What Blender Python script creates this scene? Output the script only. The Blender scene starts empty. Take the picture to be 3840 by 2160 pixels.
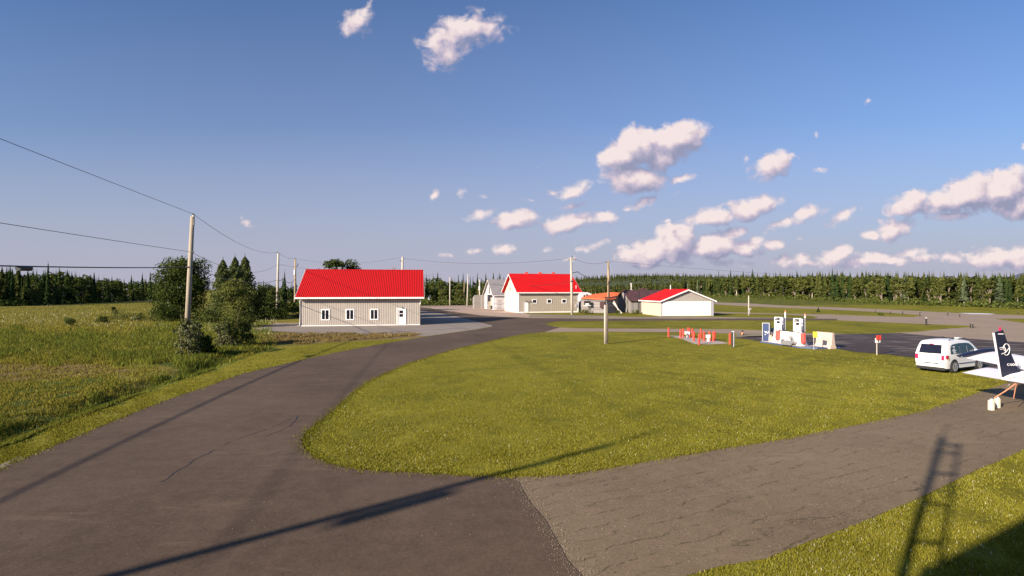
import bpy, bmesh, math, random
import numpy as np
from mathutils import Vector, Matrix, noise as mnoise
random.seed(7); rng = np.random.default_rng(7)
R = math.radians
C = bpy.context.scene.collection
# ------------------------------------------------------------------ camera, world, sun
F, CX, HY, H = 1400.0, 1288.0, 728.0, 4.5      # survey scale, principal column, horizon row, eye height (m)
cam_d = bpy.data.cameras.new('camera'); cam = bpy.data.objects.new('camera', cam_d); C.objects.link(cam)
cam_d.lens = 36 * F / 2576; cam_d.sensor_width = 36; cam_d.clip_start = 0.1; cam_d.clip_end = 20000
cam.location = (0, 0, H); cam.rotation_euler = (R(90) + math.atan(3.5 / F), 0, 0)
bpy.context.scene.camera = cam
SUN_AZ, SUN_EL = 48.0, 21.0                    # direction the shadows run (from +Y to +X), elevation
sd = bpy.data.lights.new('sun', 'SUN'); sun = bpy.data.objects.new('sun', sd); C.objects.link(sun)
sd.energy = 4.6; sd.angle = R(0.55); sd.color = (1.0, 0.86, 0.70)
_dir = Vector((math.sin(R(SUN_AZ)) * math.cos(R(SUN_EL)), math.cos(R(SUN_AZ)) * math.cos(R(SUN_EL)), -math.sin(R(SUN_EL))))
sun.rotation_euler = _dir.to_track_quat('-Z', 'Y').to_euler(); sun.location = (-30, -30, 40)
vs = bpy.context.scene.view_settings
vs.view_transform = 'Standard'; vs.look = 'None'; vs.exposure = 1.05; vs.gamma = 1; vs.use_curve_mapping = False
W = bpy.data.worlds.new('World'); bpy.context.scene.world = W; W.use_nodes = True
wt = W.node_tree; wt.nodes.clear()
def nd(t, kind, **kw):
    n = t.nodes.new(kind)
    for k, v in kw.items():
        if k.startswith('i_'):
            n.inputs[int(k[2:]) if k[2:].isdigit() else k[2:]].default_value = v
        else: setattr(n, k, v)
    return n
def mth(t, op, a, b=None, c=None, clamp=False):
    n = t.nodes.new('ShaderNodeMath'); n.operation = op; n.use_clamp = clamp
    for i, v in enumerate((a, b, c)):
        if v is None: continue
        if isinstance(v, (int, float)): n.inputs[i].default_value = v
        else: t.links.new(v, n.inputs[i])
    return n.outputs[0]
def ramp(t, fac, stops, interp='LINEAR'):
    n = t.nodes.new('ShaderNodeValToRGB'); n.color_ramp.interpolation = interp
    e = n.color_ramp.elements
    while len(e) < len(stops): e.new(0.5)
    for i, (p, c) in enumerate(stops):
        e[i].position = p; e[i].color = (*c, 1) if len(c) == 3 else c
    t.links.new(fac, n.inputs[0]); return n.outputs[0]
def mixc(t, fac, a, b, mode='MIX'):
    n = t.nodes.new('ShaderNodeMix'); n.data_type = 'RGBA'; n.blend_type = mode
    for i, v in ((0, fac), (6, a), (7, b)):
        if isinstance(v, (int, float)): n.inputs[i].default_value = v
        elif isinstance(v, tuple): n.inputs[i].default_value = (*v, 1) if len(v) == 3 else v
        else: t.links.new(v, n.inputs[i])
    return n.outputs[2]
CLOUDS = [  # (column, row, half width, half height, tilt deg, weight)
 (890,62,58,38,10,.72),(1160,82,120,50,12,.85),(1105,118,70,52,-20,.8),(1225,70,80,34,-10,.7),(925,20,24,16,40,.35),
 (1600,368,92,50,12,1.35),(1700,352,92,42,18,1.3),(1560,398,66,38,0,1.2),(1650,390,70,40,0,1.1),(1600,448,88,38,-4,1.25),(1740,340,50,22,-10,.7),
 (1950,416,74,36,10,.9),(1925,390,20,14,50,.45),(1990,395,28,14,35,.55),(2070,423,34,12,-8,.42),(1880,396,15,12,30,.38),
 (1440,475,66,22,16,.75),(1385,482,28,14,0,.6),(1292,556,76,24,9,.95),(1430,561,84,26,6,.95),(1520,553,58,20,12,.75),(1590,528,42,16,20,.62),(1625,505,36,18,28,.7),
 (1440,518,46,14,8,.62),(1200,541,58,16,14,.55),(1097,488,22,16,26,.62),(1153,486,26,15,20,.5),(1222,496,26,8,-12,.4),(1345,427,20,12,0,.38),(1330,505,30,9,0,.35),
 (1800,545,100,24,13,.95),(1892,520,96,28,14,1.05),(1930,508,46,22,10,.85),(1965,566,66,15,10,.6),(2030,541,58,20,12,.85),
 (1700,618,72,46,14,1.3),(1640,638,84,30,10,1.15),(1578,646,54,22,0,1.0),(1790,625,78,32,14,1.2),(1845,583,56,20,10,.75),(1870,617,66,24,14,.9),(1942,618,36,17,0,.85),(1900,632,56,14,0,.6),
 (2118,545,60,20,32,.62),(2145,528,30,14,20,.5),(2290,512,74,34,14,.95),(2360,508,80,34,8,.95),(2440,488,104,48,16,1.4),(2530,475,96,60,8,1.5),(2570,515,70,42,0,1.3),(2400,545,90,18,8,.7),
 (2245,576,68,32,8,1.0),(2195,588,42,15,0,.8),(2170,520,22,16,0,.35),(2010,656,74,20,8,.62),(2108,638,44,24,4,.85),(2100,655,72,20,0,.65),(2200,655,88,22,0,.75),(2290,642,70,18,4,.6),
 (2330,652,60,16,0,.75),(2240,655,70,16,0,.8),(2160,660,70,14,0,.7),(2040,662,90,14,0,.7),(2400,655,60,14,0,.7),(1960,650,50,14,0,.6),(2560,655,60,20,0,.9),(2440,640,52,16,10,.6),(2520,645,96,28,4,.95),(2480,650,74,22,0,.8),(1830,662,86,14,0,.5),(1720,664,50,9,0,.4),
 (1500,616,50,14,14,.55),(1470,625,34,9,0,.42),(1370,624,36,11,12,.5),(1265,630,54,15,8,.65),(1205,634,36,10,10,.5),(1432,648,34,10,6,.5),(1128,647,26,9,0,.42),
 (615,566,26,13,8,.55),(600,552,12,8,0,.2),(1715,446,50,15,20,.62),(1700,492,30,10,40,.32),(1770,380,22,10,0,.28),(2180,262,18,9,40,.34),(2055,332,9,12,0,.3),(2570,372,16,12,0,.5),(2540,368,12,8,0,.3),
 (1690,560,26,8,10,.3),(1560,510,30,9,-10,.3),(1640,480,30,9,0,.28),(2010,600,20,8,0,.2),(790,588,26,6,0,.15),(740,470,10,5,0,.0)]
grp = bpy.data.node_groups.new('cloud_field', 'ShaderNodeTree')
grp.interface.new_socket('P', in_out='INPUT', socket_type='NodeSocketVector')
grp.interface.new_socket('F', in_out='OUTPUT', socket_type='NodeSocketFloat')
gi = grp.nodes.new('NodeGroupInput'); go = grp.nodes.new('NodeGroupOutput')
acc = None
for (cx, cy, rx, ry, rt, w) in CLOUDS:
    if w <= 0: continue
    m = nd(grp, 'ShaderNodeMapping', vector_type='TEXTURE')
    m.inputs[1].default_value = ((cx - CX) / F, (HY - cy) / F, 0); m.inputs[2].default_value = (0, 0, R(rt)); m.inputs[3].default_value = (rx * 1.12 / F, ry * 1.32 / F, 1)
    g = nd(grp, 'ShaderNodeTexGradient', gradient_type='SPHERICAL')
    grp.links.new(gi.outputs[0], m.inputs[0]); grp.links.new(m.outputs[0], g.inputs[0])
    s = mth(grp, 'MULTIPLY', g.outputs[1], w)
    acc = s if acc is None else mth(grp, 'MAXIMUM', acc, s)
grp.links.new(acc, go.inputs[0])
tc = wt.nodes.new('ShaderNodeTexCoord'); sep = wt.nodes.new('ShaderNodeSeparateXYZ'); wt.links.new(tc.outputs['Generated'], sep.inputs[0])
yy = mth(wt, 'MAXIMUM', sep.outputs[1], 0.05)
u_ = mth(wt, 'DIVIDE', sep.outputs[0], yy); v_ = mth(wt, 'DIVIDE', sep.outputs[2], yy)
uv = wt.nodes.new('ShaderNodeCombineXYZ'); wt.links.new(u_, uv.inputs[0]); wt.links.new(v_, uv.inputs[1])
def field(off):
    a = nd(wt, 'ShaderNodeVectorMath', operation='ADD'); wt.links.new(uv.outputs[0], a.inputs[0]); a.inputs[1].default_value = (off[0], off[1], 0)
    n1 = nd(wt, 'ShaderNodeTexNoise', noise_dimensions='2D'); n1.inputs['Scale'].default_value = 9; n1.inputs['Detail'].default_value = 3
    st = nd(wt, 'ShaderNodeVectorMath', operation='MULTIPLY'); wt.links.new(a.outputs[0], st.inputs[0]); st.inputs[1].default_value = (1, 1.15, 1)
    wt.links.new(st.outputs[0], n1.inputs['Vector'])
    d = nd(wt, 'ShaderNodeVectorMath', operation='SUBTRACT'); wt.links.new(n1.outputs['Color'], d.inputs[0]); d.inputs[1].default_value = (.5, .5, .5)
    e = nd(wt, 'ShaderNodeVectorMath', operation='SCALE'); wt.links.new(d.outputs[0], e.inputs[0]); e.inputs['Scale'].default_value = 0.030
    f = nd(wt, 'ShaderNodeVectorMath', operation='ADD'); wt.links.new(a.outputs[0], f.inputs[0]); wt.links.new(e.outputs[0], f.inputs[1])
    gg = wt.nodes.new('ShaderNodeGroup'); gg.node_tree = grp; wt.links.new(f.outputs[0], gg.inputs[0])
    n2 = nd(wt, 'ShaderNodeTexNoise', noise_dimensions='2D'); n2.inputs['Scale'].default_value = 34; n2.inputs['Detail'].default_value = 6; n2.inputs['Roughness'].default_value = .52; n2.inputs['Distortion'].default_value = .25
    wt.links.new(st.outputs[0], n2.inputs['Vector'])
    nn = mth(wt, 'MULTIPLY', mth(wt, 'SUBTRACT', n2.outputs[0], 0.5), 1.05)
    return mth(wt, 'ADD', gg.outputs[0], nn), gg.outputs[0]
f0, raw0 = field((0, 0)); f1, _r = field((-0.012, 0.020))
up = mth(wt, 'GREATER_THAN', sep.outputs[2], 0.0)
fwd = mth(wt, 'GREATER_THAN', sep.outputs[1], 0.06)
near = mth(wt, 'MULTIPLY', raw0, 5.0, clamp=True)
mask = mth(wt, 'MULTIPLY', mth(wt, 'DIVIDE', mth(wt, 'SUBTRACT', f0, 0.17), 0.36, clamp=True), mth(wt, 'MULTIPLY', near, fwd), clamp=True)
mask = mth(wt, 'SMOOTH_MIN', mask, 0.97, 0.05)
lit = mth(wt, 'ADD', mth(wt, 'MULTIPLY', mth(wt, 'SUBTRACT', f0, f1), 1.15), 0.46, clamp=True)
ccol = ramp(wt, lit, [(0.0, (0.34, 0.35, 0.50)), (0.42, (0.56, 0.50, 0.64)), (0.75, (0.84, 0.70, 0.74)), (1.0, (1.0, 0.86, 0.84))])
sky = wt.nodes.new('ShaderNodeTexSky'); sky.sky_type = 'NISHITA'; sky.sun_disc = False
sky.sun_elevation = R(SUN_EL); sky.sun_rotation = R(SUN_AZ + 180); sky.altitude = 200; sky.air_density = 1.0; sky.dust_density = 1.2; sky.ozone_density = 2.2
hz = ramp(wt, v_, [(0.0, (1, 1, 1)), (0.10, (.75, .75, .75)), (0.30, (.22, .22, .22)), (0.62, (0, 0, 0))])
skyt = mixc(wt, 1.0, sky.outputs[0], (.72, .99, 1.36), 'MULTIPLY')
skyc = mixc(wt, hz, skyt, (4.5, 4.4, 5.5))
bgs = wt.nodes.new('ShaderNodeBackground'); bgs.inputs[1].default_value = 0.050; wt.links.new(skyc, bgs.inputs[0])
bgc = wt.nodes.new('ShaderNodeBackground'); bgc.inputs[1].default_value = 0.45; wt.links.new(ccol, bgc.inputs[0])
mx = wt.nodes.new('ShaderNodeMixShader'); wt.links.new(mask, mx.inputs[0]); wt.links.new(bgs.outputs[0], mx.inputs[1]); wt.links.new(bgc.outputs[0], mx.inputs[2])
wo = wt.nodes.new('ShaderNodeOutputWorld'); wt.links.new(mx.outputs[0], wo.inputs[0])
# ------------------------------------------------------------------ survey helpers
def G(px, py):
    D = F * H / (py - HY); return ((px - CX) / F * D, D)
def PT(px, py, D): return Vector(((px - CX) / F * D, D, H - (py - HY) / F * D))
def pix(x, y, z=0.0): return (CX + F * x / y, HY + F * (H - z) / y)
# ------------------------------------------------------------------ materials
def mat(name):
    m = bpy.data.materials.new(name); m.use_nodes = True; t = m.node_tree
    return m, t, t.nodes['Principled BSDF']
def tcoord(t, kind='Object'):
    return t.nodes.new('ShaderNodeTexCoord').outputs[kind]
def pos(t): return t.nodes.new('ShaderNodeNewGeometry').outputs['Position']
def noi(t, vec, scale, detail=4, rough=.55, dist=0.0):
    n = t.nodes.new('ShaderNodeTexNoise'); n.inputs['Scale'].default_value = scale; n.inputs['Detail'].default_value = detail
    n.inputs['Roughness'].default_value = rough; n.inputs['Distortion'].default_value = dist; t.links.new(vec, n.inputs['Vector']); return n.outputs[0]
def bump(t, b, h, strength=.3, dist=.02):
    n = t.nodes.new('ShaderNodeBump'); n.inputs['Strength'].default_value = strength; n.inputs['Distance'].default_value = dist
    t.links.new(h, n.inputs['Height']); t.links.new(n.outputs[0], b.inputs['Normal'])
def vscale(t, vec, s, rot=0.0):
    n = t.nodes.new('ShaderNodeMapping'); n.inputs[3].default_value = s; n.inputs[2].default_value = (0, 0, rot); t.links.new(vec, n.inputs[0]); return n.outputs[0]
def simple(name, col, rough=.6, var=.12, scale=3.0, metal=0.0, spec=.5, bmp=0.0):
    m, t, b = mat(name)
    n = noi(t, tcoord(t), scale, 5, .6)
    lo = tuple(c * (1 - var) for c in col); hi = tuple(min(1, c * (1 + var)) for c in col)
    t.links.new(ramp(t, n, [(.3, lo), (.7, hi)]), b.inputs['Base Color'])
    b.inputs['Roughness'].default_value = rough; b.inputs['Metallic'].default_value = metal; b.inputs['Specular IOR Level'].default_value = spec
    if bmp: bump(t, b, n, bmp, .01)
    return m
def ribbed(name, col, line, period, axis='xy', width=.16, rough=.45, soft=.05, weather=.14):
    m, t, b = mat(name); tc_ = tcoord(t); s = t.nodes.new('ShaderNodeSeparateXYZ'); t.links.new(tc_, s.inputs[0])
    v = mth(t, 'ADD', s.outputs[0], s.outputs[1]) if axis == 'xy' else s.outputs['xyz'.index(axis)]
    fr = mth(t, 'FRACT', mth(t, 'DIVIDE', v, period))
    d = mth(t, 'ABSOLUTE', mth(t, 'SUBTRACT', fr, .5))
    k = mth(t, 'DIVIDE', mth(t, 'SUBTRACT', d, .5 - width / 2 - soft), soft * 1.0, clamp=True)
    n = noi(t, tc_, 1.3, 4, .6); n2 = noi(t, vscale(t, tc_, (7, 7, .6)), 1.0, 3)
    base = mixc(t, n, tuple(c * (1 - weather) for c in col), tuple(min(1, c * (1 + weather)) for c in col))
    base = mixc(t, mth(t, 'MULTIPLY', n2, .16), base, tuple(c * .62 for c in col))
    wf = mth(t, 'MULTIPLY', mth(t, 'DIVIDE', mth(t, 'SUBTRACT', noi(t, vscale(t, tc_, (2.2, 2.2, .8)), 1.0, 5, .7), .50), .2, clamp=True), .30); base = mixc(t, wf, base, tuple(c * .72 + .012 for c in col))
    t.links.new(mixc(t, k, base, line), b.inputs['Base Color']); b.inputs['Roughness'].default_value = rough; b.inputs['Specular IOR Level'].default_value = .2
    bump(t, b, mth(t, 'SUBTRACT', 1.0, k), .5, .02)
    return m
def foliage(name, dark, light, trans=.25):
    m, t, b = mat(name); g = t.nodes.new('ShaderNodeNewGeometry'); oi = t.nodes.new('ShaderNodeObjectInfo')
    n = noi(t, g.outputs['Position'], .55, 3); a = mth(t, 'ADD', mth(t, 'MULTIPLY', g.outputs['Random Per Island'], .5), mth(t, 'MULTIPLY', n, .5))
    a = mth(t, 'ADD', mth(t, 'MULTIPLY', a, .8), mth(t, 'MULTIPLY', oi.outputs['Random'], .25))
    c = ramp(t, a, [(.2, dark), (.85, light)])
    t.nodes.remove(b)
    d1 = t.nodes.new('ShaderNodeBsdfDiffuse'); d2 = t.nodes.new('ShaderNodeBsdfTranslucent'); mxx = t.nodes.new('ShaderNodeMixShader'); mxx.inputs[0].default_value = trans
    t.links.new(c, d1.inputs[0]); t.links.new(c, d2.inputs[0]); t.links.new(d1.outputs[0], mxx.inputs[1]); t.links.new(d2.outputs[0], mxx.inputs[2])
    t.links.new(mxx.outputs[0], t.nodes['Material Output'].inputs[0]); return m
M = {}
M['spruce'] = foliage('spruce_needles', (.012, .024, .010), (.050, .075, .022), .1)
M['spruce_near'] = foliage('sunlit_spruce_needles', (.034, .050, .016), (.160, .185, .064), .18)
M['spruce_olive'] = foliage('olive_spruce_needles', (.026, .036, .010), (.115, .125, .034), .12)
M['spruce_blue'] = foliage('grey_spruce_needles', (.026, .042, .022), (.14, .165, .085), .1)
M['leaf_dark'] = foliage('dark_leaves', (.024, .040, .010), (.115, .140, .034), .22)
M['leaf_mid'] = foliage('green_leaves', (.036, .052, .013), (.135, .155, .040), .22)
M['leaf_olive'] = foliage('olive_leaves', (.045, .058, .014), (.175, .185, .050), .25)
M['leaf_pale'] = foliage('pale_willow_leaves', (.030, .044, .012), (.27, .27, .13), .1)
M['blade_tall'] = foliage('tall_grass_blades', (.034, .054, .009), (.180, .205, .036), .25)
M['blade_field'] = foliage('dry_field_grass_blades', (.080, .085, .010), (.275, .235, .042), .25)
M['blade_lawn'] = foliage('lawn_grass_blades', (.095, .095, .009), (.300, .272, .038), .2)
M['blade_dry'] = foliage('orange_weed_blades', (.12, .09, .03), (.33, .24, .10), .2)
M['blade_clover'] = foliage('pale_clover', (.20, .20, .06), (.38, .35, .12), .1)
M['blade_mid'] = foliage('yellow_green_blades', (.09, .105, .012), (.30, .285, .048), .25)
M['flower'] = foliage('pale_meadow_flowers', (.35, .34, .18), (.75, .72, .52), .2)
M['bark'] = simple('bark', (.14, .11, .085), .9, .35, 6, bmp=.4)
M['bark_pale'] = simple('pale_bark', (.42, .36, .29), .85, .3, 5)
M['bark_stem'] = simple('dull_pale_bark', (.20, .16, .12), .85, .3, 5)
M['bark_white'] = simple('birch_bark', (.55, .50, .44), .8, .3, 7)
def pole_mat(name, col):
    m, t, b = mat(name); o = tcoord(t); n = noi(t, vscale(t, o, (9, 9, .5)), 1, 6, .65); n2 = noi(t, o, .6, 3)
    c = ramp(t, n, [(.3, tuple(x * .6 for x in col)), (.62, col), (.8, tuple(min(1, x * 1.2) for x in col))])
    t.links.new(mixc(t, mth(t, 'MULTIPLY', n2, .4), c, (.12, .10, .07)), b.inputs['Base Color']); b.inputs['Roughness'].default_value = .85; bump(t, b, n, .4, .02); return m
M['pole'] = pole_mat('weathered_pole_wood', (.46, .38, .29)); M['pole_tan'] = pole_mat('tan_pole_wood', (.50, .36, .22)); M['pole_pale'] = pole_mat('pale_pole_wood', (.62, .55, .46))
M['white'] = simple('white_paint', (.80, .77, .75), .42, .05, 1.5)
M['white_old'] = simple('old_white_boards', (.66, .61, .60), .75, .18, 2.5)
M['vinyl'] = simple('white_vinyl', (.78, .76, .75), .5, .03, 2)
M['black'] = simple('black_plastic', (.018, .018, .022), .5, .2)
M['rubber'] = simple('tyre_rubber', (.022, .021, .022), .85, .2)
M['glass'] = simple('dark_window_glass', (.012, .012, .022), .08, .2, 2, spec=.6)
M['steel'] = simple('galvanised_steel', (.42, .41, .42), .45, .15, 4, metal=.6)
M['alloy'] = simple('alloy_wheel', (.55, .54, .53), .3, .1, 4, metal=.8)
M['red_paint'] = simple('red_paint', (.62, .055, .035), .5, .1, 2)
M['red_cover'] = simple('faded_red_cover', (.66, .10, .085), .7, .12, 3)
M['yellow'] = simple('yellow_sign_paint', (.80, .72, .05), .5, .05)
M['blue'] = simple('blue_cabinet_paint', (.004, .026, .11), .4, .12, 2)
M['blue_edge'] = simple('blue_painted_steel', (.05, .085, .19), .5, .25, 3)
M['teal'] = simple('teal_box_paint', (.03, .20, .30), .5, .1)
M['concrete'] = simple('concrete', (.40, .34, .29), .9, .15, 2.5, bmp=.3)
M['grit'] = simple('stone_grit', (.26, .22, .17), .9, .4, 20)
M['concrete_pink'] = simple('sunlit_concrete', (.55, .42, .34), .88, .10, 2.5, bmp=.2)
M['grey_box'] = simple('grey_enamel', (.36, .35, .42), .5, .08)
M['cream'] = simple('cream_and_sunlit_gable', (.62, .54, .42), .6, .05, 1.2)  # cream parts, and the hangar gable with sun brightness put into its colour
M['peach'] = simple('peach_cladding', (.62, .48, .38), .6, .05, 1.2)
M['siding'] = ribbed('taupe_ribbed_siding', (.45, .40, .345), (.13, .11, .11), .215)
M['siding_mid'] = ribbed('taupe_hangar_siding', (.40, .345, .275), (.26, .22, .18), .40, width=.10)
M['siding_fine'] = ribbed('fine_taupe_siding', (.40, .36, .32), (.22, .20, .20), .20, width=.2)
M['roof_x'] = ribbed('red_standing_seam_roof', (.60, .006, .008), (.06, .004, .006), .225, 'x', .26, .8)
M['roof_plain'] = ribbed('red_sheet_roof', (.60, .006, .008), (.34, .008, .01), .30, 'x', .10, .8)
M['roof_y'] = ribbed('red_sheet_roof_b', (.60, .006, .008), (.44, .008, .01), .30, 'y', .10, .8)
M['roof_orange'] = simple('orange_sheet_roof', (.74, .155, .045), .6, .08, .8)
M['roof_brown'] = simple('brown_sheet_roof', (.085, .040, .040), .55, .25, 1.0)
M['roof_grey'] = simple('grey_shingle_roof', (.235, .215, .22), .85, .15, 1.0)
def planks(name, col, period, axis):
    m, t, b = mat(name); o = tcoord(t); s = t.nodes.new('ShaderNodeSeparateXYZ'); t.links.new(o, s.inputs[0])
    v = s.outputs[2] if axis == 'z' else mth(t, 'ADD', s.outputs[0], s.outputs[1])
    q = mth(t, 'DIVIDE', v, period); fr = mth(t, 'FRACT', q); fl = mth(t, 'FLOOR', q)
    wn = t.nodes.new('ShaderNodeTexWhiteNoise'); wn.noise_dimensions = '1D'; t.links.new(fl, wn.inputs['W'])
    k = mth(t, 'LESS_THAN', fr, .10); n = noi(t, vscale(t, o, (1, 1, 5) if axis == 'z' else (5, 5, 1)), 1.5, 6, .65)
    c = mixc(t, wn.outputs[0], tuple(x * .78 for x in col), tuple(x * 1.2 for x in col)); c = mixc(t, mth(t, 'MULTIPLY', n, .5), c, tuple(x * .5 for x in col))
    t.links.new(mixc(t, k, c, tuple(x * .3 for x in col)), b.inputs['Base Color']); b.inputs['Roughness'].default_value = .85; return m
M['grey_planks'] = planks('weathered_grey_planks', (.30, .27, .255), .55, 'z'); M['grey_boards'] = planks('weathered_grey_boards', (.30, .275, .255), .35, 'xy')
M['white_boards'] = planks('peeling_white_boards', (.68, .62, .62), .30, 'z')
M['navy'] = simple('navy_aircraft_paint', (.012, .014, .030), .3, .2, 2)
M['carwhite'] = simple('white_car_paint', (.80, .79, .78), .28, .02, 1); M['planewhite'] = simple('white_aircraft_paint', (.80, .76, .79), .3, .02, 1)
M['tail_light'] = simple('tail_light_lens', (.45, .015, .08), .2, .3, 9); M['amber'] = simple('amber_lens', (.7, .35, .03), .2, .1)
M['rope'] = simple('orange_strap', (.55, .22, .12), .8, .2, 8)
def asphalt(name, dark, light, speck=.5, cracks=0.0, patch=.18, crack_dir=0.25, streaks=0.0):
    m, t, b = mat(name); p = pos(t)
    n1 = noi(t, p, .16, 4, .6, .4); n2 = noi(t, p, 14, 4, .7); n3 = noi(t, p, 2.2, 5, .6)
    f = mth(t, 'ADD', mth(t, 'MULTIPLY', n1, .42), mth(t, 'ADD', mth(t, 'MULTIPLY', n2, .33), mth(t, 'MULTIPLY', n3, .25)))
    c = ramp(t, f, [(.38, dark), (.62, light)])
    sp = mth(t, 'GREATER_THAN', noi(t, p, 26, 2, .8), .735 - .02 * speck)
    c = mixc(t, mth(t, 'MULTIPLY', sp, .55 * speck), c, (.42, .36, .30))
    # tyre-worn lighter scuffs
    sc = mth(t, 'MULTIPLY', mth(t, 'DIVIDE', mth(t, 'SUBTRACT', noi(t, vscale(t, p, (.25, 1.3, 1), -.75), .8, 5, .7), .58), .2, clamp=True), patch)
    c = mixc(t, sc, c, tuple(x * 1.6 for x in light))
    if cracks:
        sx = t.nodes.new('ShaderNodeSeparateXYZ'); t.links.new(p, sx.inputs[0]); ca_, sa_ = math.cos(crack_dir), math.sin(crack_dir)
        al = mth(t, 'ADD', mth(t, 'MULTIPLY', sx.outputs[0], ca_), mth(t, 'MULTIPLY', sx.outputs[1], sa_)); pe = mth(t, 'SUBTRACT', mth(t, 'MULTIPLY', sx.outputs[1], ca_), mth(t, 'MULTIPLY', sx.outputs[0], sa_))
        for per, amp, gate, wd in ((.44, .95, .45, .021), (1.25, 2.0, .46, .022)):
            ww = mth(t, 'MULTIPLY', mth(t, 'SUBTRACT', noi(t, vscale(t, p, (.35, .9, 1), 0), 1.0, 6, .62), .5), amp)
            fr = mth(t, 'FRACT', mth(t, 'DIVIDE', mth(t, 'ADD', pe, ww), per)); dd = mth(t, 'MULTIPLY', mth(t, 'ABSOLUTE', mth(t, 'SUBTRACT', fr, .5)), per)
            k = mth(t, 'SUBTRACT', 1.0, mth(t, 'DIVIDE', dd, wd, clamp=True))
            k = mth(t, 'MULTIPLY', k, mth(t, 'DIVIDE', mth(t, 'SUBTRACT', noi(t, p, .55 / per, 4, .7), gate), .08, clamp=True))
            c = mixc(t, mth(t, 'MULTIPLY', k, cracks), c, (.030, .028, .010))
        peb = mth(t, 'GREATER_THAN', noi(t, p, 17, 1, .5), .70); c = mixc(t, mth(t, 'MULTIPLY', peb, .5 * speck), c, (.34, .29, .24)); peb = mth(t, 'GREATER_THAN', noi(t, vscale(t, p, (1, 1, 1), 1.0), 15, 1, .5), .70); c = mixc(t, mth(t, 'MULTIPLY', peb, .6 * speck), c, (.03, .028, .02))
    if streaks:
        q = noi(t, vscale(t, p, (.22, 1.5, 1), .05), 1.0, 4, .62)
        c = mixc(t, mth(t, 'MULTIPLY', mth(t, 'DIVIDE', mth(t, 'SUBTRACT', q, .56), .05, clamp=True), streaks), c, (.26, .215, .19))
    t.links.new(c, b.inputs['Base Color']); b.inputs['Roughness'].default_value = .88; b.inputs['Specular IOR Level'].default_value = .25
    bump(t, b, n2, .35, .012); return m
M['road'] = asphalt('new_asphalt', (.066, .043, .028), (.130, .090, .062), .9, 0, .5)
M['old'] = asphalt('old_cracked_asphalt', (.150, .108, .066), (.240, .178, .112), 1.0, .7, .22, crack_dir=.49)
M['taxi'] = asphalt('taxiway_asphalt', (.270, .200, .145), (.345, .262, .192), .4, .2, .2)
M['apron'] = asphalt('dark_worn_apron', (.040, .030, .030), (.075, .057, .054), .4, .3, .1, streaks=.7)
M['gravel'] = asphalt('grey_gravel', (.215, .180, .150), (.31, .26, .22), 1.2, 0, .25)
M['salmon'] = asphalt('salmon_gravel', (.33, .235, .18), (.47, .35, .27), .8, 0, .3)
M['shoulder'] = asphalt('olive_gravel', (.185, .155, .095), (.30, .25, .175), 1.0, 0, .3)
def groundmat():
    m, t, b = mat('grassland'); p = pos(t)
    at = t.nodes.new('ShaderNodeVertexColor'); at.layer_name = 'zone'; s = t.nodes.new('ShaderNodeSeparateColor'); t.links.new(at.outputs[0], s.inputs[0])
    n0 = noi(t, p, .10, 4, .6, .5); n1 = noi(t, p, 1.1, 5, .7); n2 = noi(t, p, 9, 4, .75); n4 = noi(t, p, .35, 4, .6)
    f = mth(t, 'ADD', mth(t, 'MULTIPLY', n0, .42), mth(t, 'ADD', mth(t, 'MULTIPLY', n1, .22), mth(t, 'MULTIPLY', n2, .36)))
    lawn = ramp(t, f, [(.34, (.085, .083, .008)), (.50, (.200, .182, .018)), (.66, (.315, .270, .036))])
    bare = mth(t, 'MULTIPLY', mth(t, 'DIVIDE', mth(t, 'SUBTRACT', noi(t, p, .8, 5, .7, .6), .66), .06, clamp=True), .7); lawn = mixc(t, bare, lawn, (.27, .20, .085))
    cl_ = mth(t, 'DIVIDE', mth(t, 'SUBTRACT', noi(t, p, .22, 4, .6, 1.0), .53), .08, clamp=True); lawn = mixc(t, mth(t, 'MULTIPLY', cl_, .4), lawn, (.085, .092, .012))
    fld = ramp(t, f, [(.34, (.070, .078, .010)), (.48, (.165, .150, .022)), (.66, (.270, .200, .055))])
    tall = ramp(t, f, [(.34, (.026, .044, .008)), (.52, (.075, .100, .016)), (.68, (.150, .160, .034))])
    dry = ramp(t, f, [(.34, (.105, .085, .03)), (.5, (.215, .145, .062)), (.66, (.30, .215, .12))])
    j = mth(t, 'MULTIPLY', mth(t, 'SUBTRACT', n4, .5), 1.1)
    def k(o): return mth(t, 'DIVIDE', mth(t, 'SUBTRACT', mth(t, 'ADD', o, j), .38), .24, clamp=True)
    lawn = mixc(t, mth(t, 'DIVIDE', mth(t, 'SUBTRACT', noi(t, p, 5.5, 3, .8), .57), .10, clamp=True), lawn, (.075, .078, .012)); c = mixc(t, k(s.outputs[0]), lawn, fld); c = mixc(t, k(s.outputs[1]), c, tall); c = mixc(t, k(s.outputs[2]), c, dry)
    t.links.new(c, b.inputs['Base Color']); b.inputs['Roughness'].default_value = .95; b.inputs['Specular IOR Level'].default_value = .1
    bump(t, b, mth(t, 'ADD', n2, n1), .9, .06); return m
M['ground'] = groundmat()
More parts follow.
